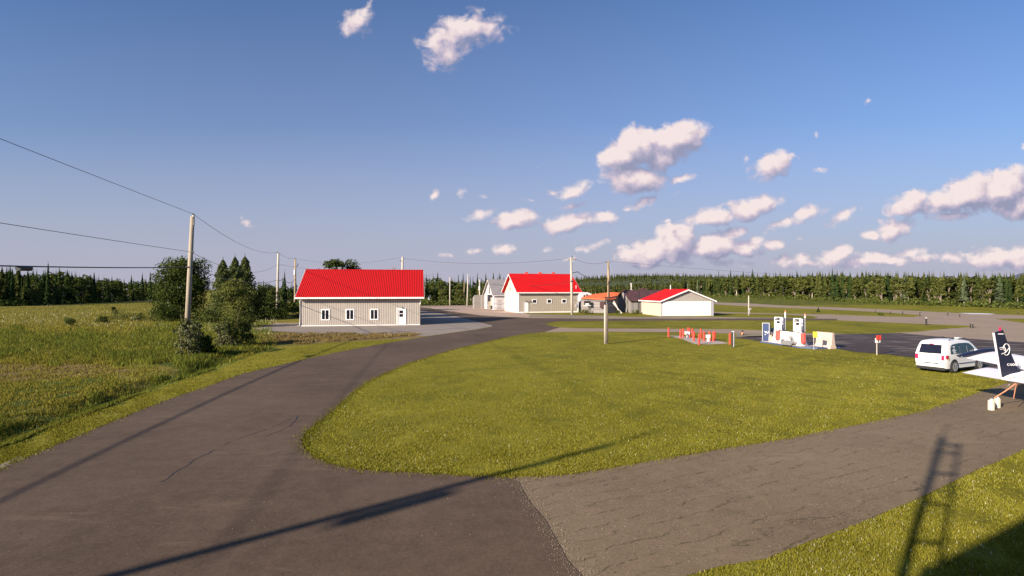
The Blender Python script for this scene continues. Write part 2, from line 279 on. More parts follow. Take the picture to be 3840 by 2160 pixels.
# ------------------------------------------------------------------ mesh helpers
class MB:
    def __init__(s): s.v = []; s.f = []
    def add(s, vs_, fs):
        o = len(s.v); s.v += [tuple(x) for x in vs_]; s.f += [tuple(i + o for i in f) for f in fs]; return s
    def box(s, x0, x1, y0, y1, z0, z1):
        return s.add([(x0,y0,z0),(x1,y0,z0),(x1,y1,z0),(x0,y1,z0),(x0,y0,z1),(x1,y0,z1),(x1,y1,z1),(x0,y1,z1)],
                     [(0,3,2,1),(4,5,6,7),(0,1,5,4),(1,2,6,5),(2,3,7,6),(3,0,4,7)])
    def cyl(s, a, b, r0, r1=None, n=10, caps=True):
        a, b = Vector(a), Vector(b); r1 = r0 if r1 is None else r1; d = (b - a).normalized()
        q = d.orthogonal().normalized(); w = d.cross(q); vs_ = []
        for c, r in ((a, r0), (b, r1)):
            for i in range(n):
                t = 2 * math.pi * i / n; vs_.append(c + (q * math.cos(t) + w * math.sin(t)) * r)
        fs = [(i, (i + 1) % n, n + (i + 1) % n, n + i) for i in range(n)]
        if caps: fs += [tuple(range(n - 1, -1, -1)), tuple(range(n, 2 * n))]
        return s.add(vs_, fs)
    def tube(s, pts, r, n=6):
        pts = [Vector(p) for p in pts]; rings = []
        for i, p in enumerate(pts):
            d = (pts[min(i + 1, len(pts) - 1)] - pts[max(i - 1, 0)]).normalized(); q = d.cross(Vector((0.01, 0.02, 1))).normalized(); w = d.cross(q)
            rr = r[i] if isinstance(r, (list, tuple)) else r
            rings.append([p + (q * math.cos(2*math.pi*k/n) + w * math.sin(2*math.pi*k/n)) * rr for k in range(n)])
        vs_ = [v for g in rings for v in g]; fs = []
        for i in range(len(rings) - 1):
            for k in range(n): fs.append((i*n+k, i*n+(k+1) % n, (i+1)*n+(k+1) % n, (i+1)*n+k))
        fs += [tuple(range(n - 1, -1, -1)), tuple(range((len(rings)-1)*n, len(rings)*n))]
        return s.add(vs_, fs)
    def prism(s, poly, axis, a, b):          # poly of 2-D points extruded along an axis
        def mk(p, t): return {'x': (t, p[0], p[1]), 'y': (p[0], t, p[1]), 'z': (p[0], p[1], t)}[axis]
        n = len(poly); vs_ = [mk(p, a) for p in poly] + [mk(p, b) for p in poly]
        return s.add(vs_, [tuple(range(n)), tuple(range(2*n-1, n-1, -1))] + [(i, n+i, n+(i+1) % n, (i+1) % n) for i in range(n)])
    def loft(s, rings, caps=True):
        n = len(rings[0]); vs_ = [v for g in rings for v in g]; fs = []
        for i in range(len(rings) - 1):
            for k in range(n): fs.append((i*n+k, i*n+(k+1) % n, (i+1)*n+(k+1) % n, (i+1)*n+k))
        if caps: fs += [tuple(range(n - 1, -1, -1)), tuple(range((len(rings)-1)*n, len(rings)*n))]
        return s.add(vs_, fs)
    def build(s, name, m, parent=None, smooth=False, bevel=0.0):
        me = bpy.data.meshes.new(name); me.from_pydata(s.v, [], s.f); me.update()
        bm = bmesh.new(); bm.from_mesh(me); bmesh.ops.recalc_face_normals(bm, faces=bm.faces); bm.to_mesh(me); bm.free()
        if smooth: me.polygons.foreach_set('use_smooth', [True] * len(me.polygons))
        me.materials.append(m if not isinstance(m, str) else M[m])
        o = bpy.data.objects.new(name, me); C.objects.link(o)
        if parent: o.parent = parent
        if bevel:
            b = o.modifiers.new('bevel', 'BEVEL'); b.width = bevel; b.segments = 2; b.limit_method = 'ANGLE'
        return o
def tag(o, label=None, cat=None, group=None, kind=None):
    if label: o['label'] = label
    if cat: o['category'] = cat
    if group: o['group'] = group
    if kind: o['kind'] = kind
    return o
def thing(name, label, cat, loc=(0, 0, 0), rz=0.0, group=None):
    o = bpy.data.objects.new(name, None); C.objects.link(o); o.location = loc; o.rotation_euler = (0, 0, rz); o.empty_display_size = .3
    return tag(o, label, cat, group)
def dup(root, loc, rz=0.0, scale=None, label=None, group=None):
    r = root.copy(); C.objects.link(r); r.location = loc; r.rotation_euler = (0, 0, rz)
    if scale: r.scale = scale
    if label: r['label'] = label
    if group: r['group'] = group
    for ch in list(root.children):
        c = ch.copy(); C.objects.link(c); c.parent = r
        for g in ch.children:
            d = g.copy(); C.objects.link(d); d.parent = c
    return r
def soup(name, V, m, parent=None):            # V: (N,3,3) triangles
    n = len(V); me = bpy.data.meshes.new(name); me.vertices.add(n*3); me.vertices.foreach_set('co', np.asarray(V, dtype=np.float32).ravel())
    me.loops.add(n*3); me.loops.foreach_set('vertex_index', np.arange(n*3, dtype=np.int32))
    me.polygons.add(n); me.polygons.foreach_set('loop_start', np.arange(0, n*3, 3, dtype=np.int32)); me.update(calc_edges=True)
    me.materials.append(M[m]); o = bpy.data.objects.new(name, me); C.objects.link(o)
    if parent: o.parent = parent
    return o
# ------------------------------------------------------------------ the ground and its sheets
def curve_at(pts, x):
    xs = [p[0] for p in pts]; return np.interp(x, xs, [p[1] for p in pts])
VERGE = [(-900,1500),(-400,1330),(0,1127.4),(45.8,1116.7),(122,1080),(214,1046.5),(275,1025),(366.6,988.4),(458,954.8),(534.6,933.4),(595.7,906),(644,888),(700,878),(780,868),(900,858),(1075,846)]
VW = sorted([G(a, b) for a, b in VERGE], key=lambda q: q[0])
def inpoly(x, y, poly):
    x = np.asarray(x); y = np.asarray(y); ins = np.zeros(x.shape, bool); n = len(poly)
    for i in range(n):
        x0, y0 = poly[i]; x1, y1 = poly[(i + 1) % n]
        c = ((y0 > y) != (y1 > y)); t = (x1 - x0) * (y - y0) / ((y1 - y0) if y1 != y0 else 1e-9) + x0
        ins ^= (c & (x < t))
    return ins
DITCHLINE = np.array([G(a, b) for a, b in VERGE[2:-3]])
def dist_line(x, y):
    d = np.full(np.shape(x), 1e9)
    for i in range(len(DITCHLINE) - 1):
        a = DITCHLINE[i]; b = DITCHLINE[i + 1]; ab = b - a; t = np.clip(((x - a[0]) * ab[0] + (y - a[1]) * ab[1]) / (ab @ ab), 0, 1)
        d = np.minimum(d, np.hypot(x - a[0] - t * ab[0], y - a[1] - t * ab[1]))
    return d
def terr(x, y):
    x = np.asarray(x, float); y = np.asarray(y, float)
    px = CX + F * x / np.maximum(y, 1e-3); py = HY + F * H / np.maximum(y, 1e-3)
    left = (py < curve_at(VERGE, px)) & (px < 800) & (y > 1)
    d = dist_line(x, y)
    dep = -.32 * np.exp(-((d - 1.1) / .75) ** 2) * (d < 5)
    und = .10 * np.sin(x * .21 + 1) * np.sin(y * .17) * np.clip((d - 3) / 4, 0, 1)
    return np.where(left, dep * np.clip(d / .6, 0, 1) + und * (y < 120), 0.0)
def lin(a, b, s): return list(np.arange(a, b, s))
gx = np.array([-6000,-3000,-1500,-700,-400,-250,-180,-140,-110,-90,-75] + lin(-65, 6, .5) + lin(6, 60, 1.5) + lin(60, 160, 6) + [200, 300, 500, 900, 1800, 3500, 6000])
gy = np.array([-300,-100,-40,-15] + lin(-5, 60, .5) + lin(60, 110, 1.0) + lin(110, 200, 3) + [220,260,320,400,600,900,1500,3000,6000,9000])
XX, YY = np.meshgrid(gx, gy); ZZ = terr(XX, YY)
nv = XX.size; nx = len(gx); ny = len(gy)
gm = bpy.data.meshes.new('ground'); idx = np.arange(nv).reshape(ny, nx)
quads = np.stack([idx[:-1, :-1], idx[:-1, 1:], idx[1:, 1:], idx[1:, :-1]], -1).reshape(-1, 4)
gm.vertices.add(nv); gm.vertices.foreach_set('co', np.stack([XX, YY, ZZ], -1).astype(np.float32).ravel())
gm.loops.add(quads.size); gm.loops.foreach_set('vertex_index', quads.astype(np.int32).ravel())
gm.polygons.add(len(quads)); gm.polygons.foreach_set('loop_start', np.arange(0, quads.size, 4, dtype=np.int32)); gm.update(calc_edges=True)
gm.polygons.foreach_set('use_smooth', [True] * len(quads))
PX = CX + F * XX / np.maximum(YY, .01); PY = HY + F * H / np.maximum(YY, .01)
left = (PY < curve_at(VERGE, PX)) & (PX < 1075)
TALL = [(-600,830),(0,826),(160,838),(300,842),(440,800),(560,780),(645,800),(690,858),(700,882),(640,892),(596,908),(535,935),(458,957),(430,955),(450,925),(300,905),(120,905),(0,905),(-600,905)]
TALL2 = [(-600,950),(0,968),(140,955),(270,950),(330,965),(200,985),(130,1010),(60,1040),(0,1062),(-600,1100)]
DITCH = [(-500,1300),(0,1060),(60,1052),(130,1035),(230,1000),(330,972),(430,940),(540,900),(640,870),(640,890),(596,908),(535,935),(458,957),(366,990),(275,1027),(214,1048),(122,1082),(46,1118),(0,1128),(-500,1400)]
DRY = [(640,842),(760,838),(900,838),(1080,842),(1060,850),(900,858),(780,864),(690,866),(650,862)]
DRY2 = [(-400,905),(0,912),(260,915),(350,935),(260,945),(100,950),(0,960),(-400,955)]
FARG = [(-600,730),(3200,730),(3200,776),(2576,770),(2100,765),(1780,762),(1480,780),(1062,764),(900,764),(640,790),(400,770),(-600,775)]
zr = left.astype(float); zg = (inpoly(PX, PY, TALL) | inpoly(PX, PY, TALL2) | inpoly(PX, PY, DITCH)).astype(float); zb = (inpoly(PX, PY, DRY) | inpoly(PX, PY, DRY2)).astype(float) * .8
far = (YY > 160); zr = np.where(far, .45, zr); zg = np.where(far & (XX > -20), .55, zg)
col = np.stack([zr, zg, zb, np.ones_like(zr)], -1).astype(np.float32)
ca = gm.color_attributes.new('zone', 'FLOAT_COLOR', 'POINT'); ca.data.foreach_set('color', col.ravel())
gm.materials.append(M['ground']); go_ = bpy.data.objects.new('ground', gm); C.objects.link(go_); tag(go_, kind='structure')
def sheet(name, pts, z, m, world=None, jit=.05, step=.6, skirt=True):
    P = [G(a, b) for a, b in pts] + (world or [])
    out = []
    for i in range(len(P)):
        a = Vector(P[i]); b = Vector(P[(i + 1) % len(P)]); L = (b - a).length; D = max(8, (a.y + b.y) / 2)
        n = max(1, min(60, int(L / (step * max(1, D / 30)))))
        for k in range(n):
            p = a.lerp(b, k / n); q = mnoise.noise_vector(Vector((p.x * 1.7, p.y * 1.7, 3.1)))
            out.append((p.x + q.x * jit * max(1, D / 25), p.y + q.y * jit * max(1, D / 25)))
    bm = bmesh.new(); vs_ = [bm.verts.new((x, y, z)) for x, y in out]; f = bm.faces.new(vs_); f.normal_update()
    if f.normal.z < 0: f.normal_flip()
    bmesh.ops.triangulate(bm, faces=[f]); me = bpy.data.meshes.new(name); bm.to_mesh(me); bm.free(); me.materials.append(M[m])
    o = bpy.data.objects.new(name, me); C.objects.link(o); return tag(o, kind='structure')
LEFT_E = [(-300,1320),(0,1180),(61,1153),(152.7,1115),(244,1077),(336,1038.8),(427.7,1003.7),(519,973),(603.8,942),(697.5,919.7),(778.8,901),(869,882),(978.7,861.9),(1085,844.7),(1197.5,829.1),(1236,822)]
LAWN_L = [(1369,836),(1322.5,840),(1270,850),(1197.5,866.6),(1140,880),(1091,894.7),(1022.5,916.6),(970,940),(925.6,960.3),(885,991.6),(850,1022),(822.5,1046.6),(785,1075),(766,1095),(760,1115),(766,1130),(790,1150),(830,1167),(880,1177),(930,1184),(1100,1193),(1274,1201)]
JOINT = [(1306,1212.8),(1334.7,1267.3),(1372,1307.4),(1397.7,1359),(1429,1413),(1463.6,1448),(1530,1560)]
LAWN_B = [(1274,1201),(1417.8,1195.7),(1532,1178.5),(1675.6,1152.7),(1847.5,1124),(1962,1106.8),(2200,1059),(2313,1036.7),(2363,1020),(2473,982.5),(2546.6,957),(2640,930)]
sheet('main_road', LEFT_E + [(1239,818.9),(1226.5,816),(1183,804.8),(1146.5,795.6),(1129.8,792.3),(1096.5,786.4),(1056.5,781.4),(1000,777),(1000,771),(1068,774),(1124.8,783.1),(1213,794.4),(1254.7,797.3),(1317,799.8),(1476,801.4),(1700,801.3),(1850,801),(2000,801.5),(2106,802.8),
      (2106,805.7),(2000,806),(1850,806.3),(1700,806.5),(1500,807.5),(1400,809),(1370,814.5),(1380,819),(1408,823.9)] + LAWN_L + JOINT, .016, 'road', [(1.5, 4.0), (-16, 4.0)], jit=.03)
sheet('old_pavement', LAWN_B + [(3300,880),(3300,1010),(2576,1130),(2450,1185),(2330,1243),(2200,1300),(2060,1355),(1922,1405),(1818,1424),(1727,1446),(1640,1500)], .008, 'old', [(2.2, 4.0), (-.5, 4.0), (-1.2, 13.5)][:2] + [G(1290,1400), G(1250,1230)], jit=.05)
sheet('gravel_yard', [(640,829),(648,822),(700,812),(756,806),(900,800),(1000,779),(1056,780),(1096.5,785),(1129.8,791),(1146.5,794.5),(1183,803.5),(1226.5,815),(1242,819),(1239,823),(1197,831),(1085,846.5),(1000,843),(900,840),(805,841),(700,834)], .008, 'gravel', jit=.12)
sheet('taxiway', [(2323.5,793.2),(2298,797.5),(2173,794.8),(2083,791),(1958,789),(1880,786.8),(1793,784.6),(1793,788),(1880,789),(1960,791),(2037,794.5),(2060,798),(2048,801.5),(2106,802.2),(2106,805.9),(2173.5,808.9),(2314,815),(2423.5,819),(2462,822),(2376.7,827.6),(2298.5,835.4),(2204.7,839.4),(2160,845),(2363,856),(2576,872),(3300,940),(3300,822),(2576,797),(2400,790)], .012, 'taxi', jit=.05)
sheet('runway', [(1480,746),(1600,752),(1793,760.4),(1880,762.8),(1974,769),(2099,773),(2173,776.4),(2283,781),(2414,787.8),(2576,793.2),(3300,815),(3300,826),(2576,805),(2400,797),(2323,793.4),(2240,787),(2173,783.1),(2083,778.4),(1974,774.5),(1880,770.6),(1793,765.4),(1600,757),(1480,751)], .008, 'taxi', jit=.05)
sheet('apron_pavement', [(1846,850),(1880,846.5),(1930,845),(2020,844),(2090,842.5),(2146.7,840.3),(2263,838.2),(2363,847.5),(2530,859),(2576,861.6),(3300,915),(3300,945),(2700,935),(2576,941.6),(2463,925),(2308,900.8),(2230,891.7),(2146.7,885),(2106.5,877.7),(2060,876),(1915,859),(1878.7,853.7)], .020, 'apron', jit=.06)
sheet('service_path', [(1408,823.9),(1450,826),(1600,826.8),(1838,828.6),(1952,833),(2038.5,839),(2138,840.2),(2100,844),(1990,844.5),(1900,843),(1848,839.5),(1700,836),(1500,834.3),(1369,835.8)], .012, 'taxi', jit=.05)
sheet('concrete_forecourt', [(1068,773),(1146,771),(1218,771),(1300,779),(1330,792),(1330,799.5),(1254.7,796.6),(1213,793.7),(1124.8,782.4)], .012, 'salmon', jit=.08)
sheet('gravel_shoulder', [(1325,790),(1462,793),(1600,797),(1700,796.5),(1850,798.3),(2000,800),(2040,802),(1850,801.8),(1700,802),(1476,802.1),(1322,800.4)], .008, 'shoulder', jit=.12)
sheet('gravel_edge_line', [(1330,799.0),(1476,800.6),(1700,800.3),(1850,800.2),(1850,801.6),(1700,801.9),(1476,802),(1325,800.6)], .012, 'salmon', jit=.06)
sheet('far_parking', [(1000,766),(1060,766),(1200,766.5),(1222,771),(1146,772),(1068,774.5),(1000,774)], .008, 'taxi', jit=.1)
sheet('dirt_track', [(-200,773),(0,767.5),(150,763),(300,757),(392,753),(400,755),(300,759),(150,765.5),(0,770.5),(-200,777)], .03, 'salmon', jit=.15)
sheet('gravel_corner', [(-300,1240),(0,1172),(44,1150),(64,1152),(0,1183),(-300,1325)], .010, 'gravel', jit=.1)
sheet('runway_marking', [(2412,787.2),(2470,788.2),(2505,789.6),(2490,791),(2440,790.2)], .016, 'white', jit=.02)
ga = sheet('grass_island', [(2500,801.5),(2576,802),(2900,812),(2900,826),(2576,813),(2540,808)], .018, 'ground', jit=.05)
mr = bpy.data.objects['main_road']
for nm, pts, w in (('crack', [(541,1132.8),(487,1159.4),(466,1176.6),(441,1189),(422,1206),(406,1215.6)], .018), ('crack', [(753,1045),(734,1072),(687,1092),(659,1103)], .02), ('crack', [(560,1120),(600,1105),(690,1075),(740,1050)], .008)):
    mb = MB(); P = []
    for a, b in pts: P.append(Vector(G(a, b)))
    Q = []
    for a, b in zip(P, P[1:]):
        for k in range(6): p = a.lerp(b, k / 6); q = mnoise.noise_vector(Vector((p.x * 5, p.y * 5, 1))); Q.append(p + Vector((q.x, q.y)) * .05)
    vs2 = []
    for i, p in enumerate(Q):
        d = (Q[min(i+1, len(Q)-1)] - Q[max(i-1, 0)]).normalized(); n_ = Vector((-d.y, d.x)) * w * (.3 + abs(mnoise.noise(Vector((i * .7, w * 50, 0)))) * 1.6); vs2 += [(p.x + n_.x, p.y + n_.y, .02), (p.x - n_.x, p.y - n_.y, .02)]
    mb.add(vs2, [(2*i, 2*i+1, 2*i+3, 2*i+2) for i in range(len(Q) - 1)]); mb.build(nm, 'black', mr)
# ------------------------------------------------------------------ hills far away
def hill(name, pts, D, depth, m):
    mb = MB(); n = len(pts); vs_ = []
    for (px, py) in pts:
        p = PT(px, py, D); vs_ += [(p.x * .94, D * .9, -1), (p.x * .97, D * .95, p.z * .55), (p.x, D, p.z), (p.x * 1.2, D * 1.3, -1)]
    fs = []
    for i in range(n - 1):
        for k in range(3): fs.append((i*4+k, (i+1)*4+k, (i+1)*4+k+1, i*4+k+1))
    mb.add(vs_, fs); o = mb.build(name, m); return tag(o, kind='structure')
def hillmat(name, a, b, sc):
    m, t, bs = mat(name); p = pos(t); n = noi(t, p, sc, 6, .75); t.links.new(ramp(t, n, [(.35, a), (.65, b)]), bs.inputs['Base Color']); bs.inputs['Roughness'].default_value = 1; bump(t, bs, n, 1, 4); return m
M['hill'] = hillmat('wooded_hill', (.018, .030, .014), (.075, .095, .035), .12); M['mount'] = hillmat('distant_mountain', (.06, .075, .11), (.09, .10, .14), .02)
hill('hill_slope', [(900,730),(1200,722),(1380,712),(1450,704),(1520,699),(1600,695),(1680,694),(1760,696),(1850,699),(2000,702),(2200,704),(2500,708),(2900,712)], 900, 300, M['hill'])
hill('mountain', [(2535,700),(2552,693),(2564,688),(2578,686),(2600,684),(2660,682),(2760,690),(2860,702)], 3500, 900, M['mount'])
# ------------------------------------------------------------------ buildings
def fb(mb, face, a0, a1, z0, z1, d0, d1):
    return mb.box(a0, a1, -d1, -d0, z0, z1) if face == 'front' else mb.box(-d1, -d0, a0, a1, z0, z1)
def gable(root, Wd, Dp, hw, hr, ridge, wallm, roofm, og=.5, oe=.45, th=.14, trim='white', fasc=.2):
    span = Dp if ridge == 'x' else Wd; L = Wd if ridge == 'x' else Dp; s = (hr - hw) / (span / 2 + oe) ; ax = ridge
    zr = hr - .0; zw = hw
    MB().prism([(0, 0), (span, 0), (span, zw - .02), (span/2, zr - th - .10), (0, zw - .02)], ax, 0, L).build('wall', wallm, root)
    ze = hr - s * (span / 2 + oe)
    mb = MB()
    mb.prism([(-oe, ze), (span/2, hr), (span/2, hr - th), (-oe, ze - th)], ax, -og, L + og)
    mb.prism([(span + oe, ze), (span/2, hr), (span/2, hr - th), (span + oe, ze - th)], ax, -og, L + og)
    if True: mb.prism([(span/2 - .15, hr - .15*s + .03), (span/2, hr + .05), (span/2 + .15, hr - .15*s + .03)], ax, -og - .01, L + og + .01)
    rf = mb.build('roof', roofm, root)
    for a, b in ((-oe - .03, -oe), (span + oe, span + oe + .03)):
        fa = MB()
        if ax == 'x': fa.box(-og, L + og, a, b, ze - fasc, ze - .005)
        else: fa.box(a, b, -og, L + og, ze - fasc, ze - .005)
        fa.build('fascia', trim, root)
    for a, b in ((-og - .035, -og - .003), (L + og + .003, L + og + .035)):
        MB().prism([(-oe, ze - .01), (span/2, hr - .01), (span + oe, ze - .01), (span + oe, ze - fasc - .03), (span/2, hr - fasc - .03), (-oe, ze - fasc - .03)], ax, a, b).build('gable_trim', trim, root)
    return rf
def window(root, face, a, z, w, h, panes=1, fw=.12):
    m = MB(); fb(m, face, a, a+w, z, z+fw, 0, .06); fb(m, face, a, a+w, z+h-fw, z+h, 0, .06); fb(m, face, a, a+fw, z+fw, z+h-fw, 0, .06); fb(m, face, a+w-fw, a+w, z+fw, z+h-fw, 0, .06)
    iw = w - 2*fw
    for k in range(1, panes): fb(m, face, a+fw+iw*k/panes-.04, a+fw+iw*k/panes+.04, z+fw, z+h-fw, 0, .05)
    wn = m.build('window', 'vinyl', root); p = MB(); fb(p, face, a+fw, a+w-fw, z+fw, z+h-fw, .004, .015); p.build('pane', 'glass', wn)
def place(px, py, rz): x, y = G(px, py); return (x, y, 0), R(rz)
# main grey building with the red roof
l, rz = place(755, 821, 10.0)
b1 = thing('utility_building', 'long taupe ribbed building with bright red seamed roof and three white framed windows', 'building', l, rz)
gable(b1, 14.43, 12.4, 3.55, 7.15, 'x', 'siding', 'roof_x', og=.48, oe=.72)
for a in (2.42, 5.34, 8.24): window(b1, 'front', a, .70, 1.05, 1.38, 2, .13)
m = MB(); fb(m, 'front', 11.52, 11.64, .05, 2.15, 0, .07); fb(m, 'front', 12.54, 12.66, .05, 2.15, 0, .07); fb(m, 'front', 11.64, 12.54, 2.03, 2.15, 0, .07); m.build('door_frame', 'vinyl', b1)
m = MB(); fb(m, 'front', 11.74, 12.54, .05, 2.03, .002, .04); dr = m.build('door', 'white', b1, bevel=.005)
m = MB(); fb(m, 'front', 11.84, 12.30, 1.50, 1.86, .042, .05); fb(m, 'front', 11.84, 12.30, 1.06, 1.42, .042, .05); m.build('pane', 'glass', dr)
m = MB(); m.cyl((12.45, -.09, 1.0), (12.45, -.04, 1.0), .03); m.build('handle', 'steel', dr)
m = MB(); m.cyl((12.1, -.04, 2.3), (12.1, -.22, 2.25), .05); m.box(12.0, 12.2, -.30, -.12, 2.2, 2.27); m.build('lamp', 'steel', b1)
m = MB(); m.box(11.2, 13.0, -1.1, -.08, 0, .05); m.build('doorstep', 'concrete', b1)
MB().tube([(-.01, -.44, 3.34), (-.01, -.07, 3.15), (-.01, -.07, .14), (-.28, -.16, .06)], .05, 6).build('downspout', 'vinyl', b1); MB().box(14.38, 14.48, -.12, -.02, 2.6, 3.3).build('downspout', 'vinyl', b1)
m = MB(); m.box(.02, 14.41, -.03, .0, 0, .10); m.build('base_trim', 'vinyl', b1)
for a in (3.6, 10.75):
    m = MB(); m.box(a, a+.36, 6.6, 6.95, 7.0, 7.42); m.box(a-.08, a+.44, 6.55, 7.0, 7.42, 7.5); m.box(a-.04, a+.40, 6.57, 6.98, 7.27, 7.32); m.build('roof_vent', 'steel', b1)
m = MB(); m.cyl((1.1, 6.6, 6.9), (1.1, 6.6, 7.35), .05); m.build('vent_pipe', 'black', b1)
# two more sheds right behind it: only their shadows reach the forecourt
for (x, y, hr_, lab) in ((-24.5, 86.5, 4.6, 'low red roofed shed directly behind the long taupe building'), (-27.5, 100, 4.2, 'second low red roofed shed farther behind the long taupe building')):
    sh = thing('shed', lab, 'shed', (x, y, 0), R(10)); gable(sh, 8.6, 7, 2.6, hr_, 'x', 'siding', 'roof_x', og=.3, oe=.3)
# middle hangar
l, rz = place(1305.7, 787.4, 15.5)
b2 = thing('hangar', 'tall gabled hangar with steep red roof and white gable door in the centre', 'hangar', l, rz)
gable(b2, 12.1, 10.6, 3.95, 7.62, 'x', 'siding_mid', 'roof_plain', og=.65, oe=.55)
m = MB(); m.prism([(.0, .0), (10.6, .0), (10.6, 3.9), (5.3, 7.34), (0, 3.9)], 'x', -.03, -.004); m.build('sunlit_gable_face', 'cream', b2)  # lighter sheet: the direct sun on this gable is painted into the colour
m = MB(); m.box(-.10, -.032, .45, 10.1, .05, 3.25); m.build('hangar_door', 'white', b2)
m = MB(); m.box(-.14, -.032, .2, 10.4, 3.27, 3.42); m.build('door_header', 'cream', b2)
m = MB(); m.box(0, 12.1, -.05, 0, 0, .22); m.build('base_trim', 'white', b2); MB().box(-.12, .0, -.05, .14, .22, 3.7).build('corner_trim', 'white', b2); MB().box(11.95, 12.14, -.06, 0, .22, 3.7).build('corner_trim', 'white', b2)
m = MB(); fb(m, 'front', 1.0, 1.86, .02, 2.0, .02, .09); d2 = m.build('door', 'white', b2, bevel=.01)
m = MB(); fb(m, 'front', .93, .995, .02, 2.05, 0, .12); m.build('door_frame', 'grey_box', b2)
for a in (2.6, 5.6, 8.65): window(b2, 'front', a, 1.78, 1.0, .85, 1, .14)
for a in (1.4, 2.15): m = MB(); m.box(a-.08, a+.1, -.28, 0, 2.2, 2.32); m.cyl((a, -.25, 2.25), (a+.05, -.3, 2.1), .07); m.build('lamp', 'black', b2)
m = MB(); m.box(-.3, -.03, 5.7, 5.9, 4.5, 4.7); m.build('lamp', 'black', b2)
for a in (2.9, 5.75, 8.65): m = MB(); m.box(a, a+.42, 5.1, 5.5, 7.5, 7.85); m.box(a-.08, a+.5, 5.05, 5.55, 7.85, 7.98); m.build('roof_vent', 'red_paint', b2)
MB().cyl((6.45, 5.8, 7.3), (6.45, 5.8, 7.95), .09).build('vent_pipe', 'white', b2); MB().cyl((11.9, .6, 4.2), (11.9, .6, 5.3), .06).build('vent_pipe', 'white', b2)
m = MB(); m.box(11.55, 11.8, -.18, 0, 1.0, 1.55); m.cyl((11.7, -.1, 1.5), (11.7, -.1, 3.6), .03); m.build('meter_box', 'grey_box', b2)
# old white barn
l, rz = place(1243.3, 779.8, 15.5)
b3 = thing('barn', 'old white boarded barn with an open dark doorway beside the tall red roofed hangar', 'barn', l, rz)
Lb, Wb = 12.0, 9.6
gable(b3, Lb, Wb, 3.2, 6.75, 'x', 'white_boards', 'roof_grey', og=.45, oe=.4, trim='white_old', fasc=.16)
m = MB(); m.box(-.03, .02, 1.0, 6.5, .1, 3.3); m.build('doorway', 'black', b3)  # black sheet on the wall paints the shade inside the open barn
m = MB(); m.box(-.10, -.03, .0, 1.0, 0, 3.4); m.box(-.10, -.03, 6.5, 6.9, 0, 3.4); m.box(-.10, -.03, .0, 9.6, 3.3, 3.45); m.build('door_frame', 'white_old', b3)
m = MB(); m.box(-.06, -.035, 1.2, 3.2, .9, 2.7); m.build('stored_panel', 'concrete', b3)
m = MB(); m.box(-.5, -.05, 3.2, 3.5, .1, 1.8); m.box(-.4, -.05, 3.0, 4.8, .8, .95); m.build('workbench', 'bark_pale', b3)
m = MB(); m.box(-.05, .0, 4.3, 5.1, 3.55, 5.5); m.build('gable_slot', 'black', b3)
m = MB(); m.box(.3, 4.2, -.07, 0, .1, 2.75); fd = m.build('folding_door', 'white_boards', b3)
[MB().box(.7, 1.7, -.085, -.072, z, z + .09).build('slot', 'black', fd) for z in (2.05, 1.68, 1.15, .8, .35)]
m = MB(); m.box(-2.4, 8, Wb + .02, Wb + 2.2, 0, 2.5); m.prism([(Wb + .02, 2.5), (Wb + 2.3, 2.5), (Wb + .02, 3.2)], 'x', -2.4, 8); m.build('lean_to', 'grey_boards', b3)
# orange-roofed shed: custom footprint
Y0 = 105.0
b4 = thing('workshop_shed', 'low grey plank shed under a faded orange sheet roof', 'shed', (12.6, Y0, 0), R(0))
o4 = Vector((12.6, Y0, 0)); e = [PT(1462, 748.8, Y0 + 1.6), PT(1529, 752.6, Y0), PT(1549, 750, Y0 + 1.2), PT(1559, 735.8, Y0 + 5.5), PT(1534, 735, Y0 + 5.6), PT(1490, 740.5, Y0 + 4.6)]
for q in e: q -= o4
m = MB(); m.add([(q.x, q.y, q.z) for q in e] + [(q.x, q.y, q.z - .16) for q in e], [(0,1,2,3,4,5), (11,10,9,8,7,6)] + [(i, i+6, (i+1) % 6 + 6, (i+1) % 6) for i in range(6)]); m.build('roof', 'roof_orange', b4)
m = MB(); w_ = [(e[0].x + .2, e[0].y + .3), (e[1].x, e[1].y + .35), (e[2].x - .1, e[2].y + .35), (e[3].x - .3, e[3].y - .3), (e[4].x, e[4].y - .5), (e[5].x, e[5].y - .5), (e[0].x + .2, e[0].y + 2)]
hs = [e[0].z, e[1].z, e[2].z, e[3].z, e[4].z, e[5].z, e[0].z]; n = len(w_)
m.add([(a, b, 0) for a, b in w_] + [(a, b, h - .17) for (a, b), h in zip(w_, hs)], [(i, (i+1) % n, n + (i+1) % n, n + i) for i in range(n)]); m.build('wall', 'grey_planks', b4)
m = MB(); m.box(1.1, 2.3, .55, .9, 1.55, 2.3); wn = m.build('window', 'black', b4); m = MB(); m.box(1.05, 2.35, .50, .56, 1.35, 1.52); m.box(1.3, 2.0, .50, .56, 1.6, 1.85); m.build('sill', 'white_old', wn)
m = MB(); m.box(4.05, 4.9, .3, .5, 1.0, 2.2); m.build('patch_panel', 'roof_brown', b4)
# arched shed behind it
b5 = thing('arched_shed', 'small pale arched roof shed behind the orange roofed shed', 'shed', (16.7, 124, 0), 0)
arc = [(2.2 * math.cos(t) , 3.85 * math.sin(t)) for t in np.linspace(0, math.pi, 13)]
MB().prism(arc, 'y', 0, 7).build('roof', 'white_old', b5); MB().prism([(x * .82, z * .9) for x, z in arc], 'y', -.04, 0).build('end_wall', 'roof_brown', b5)
[MB().box(x, x + .1, -.08, -.04, 2.4, 3.5).build('stud', 'white_old', b5) for x in (-.9, -.3, .3, .9)]
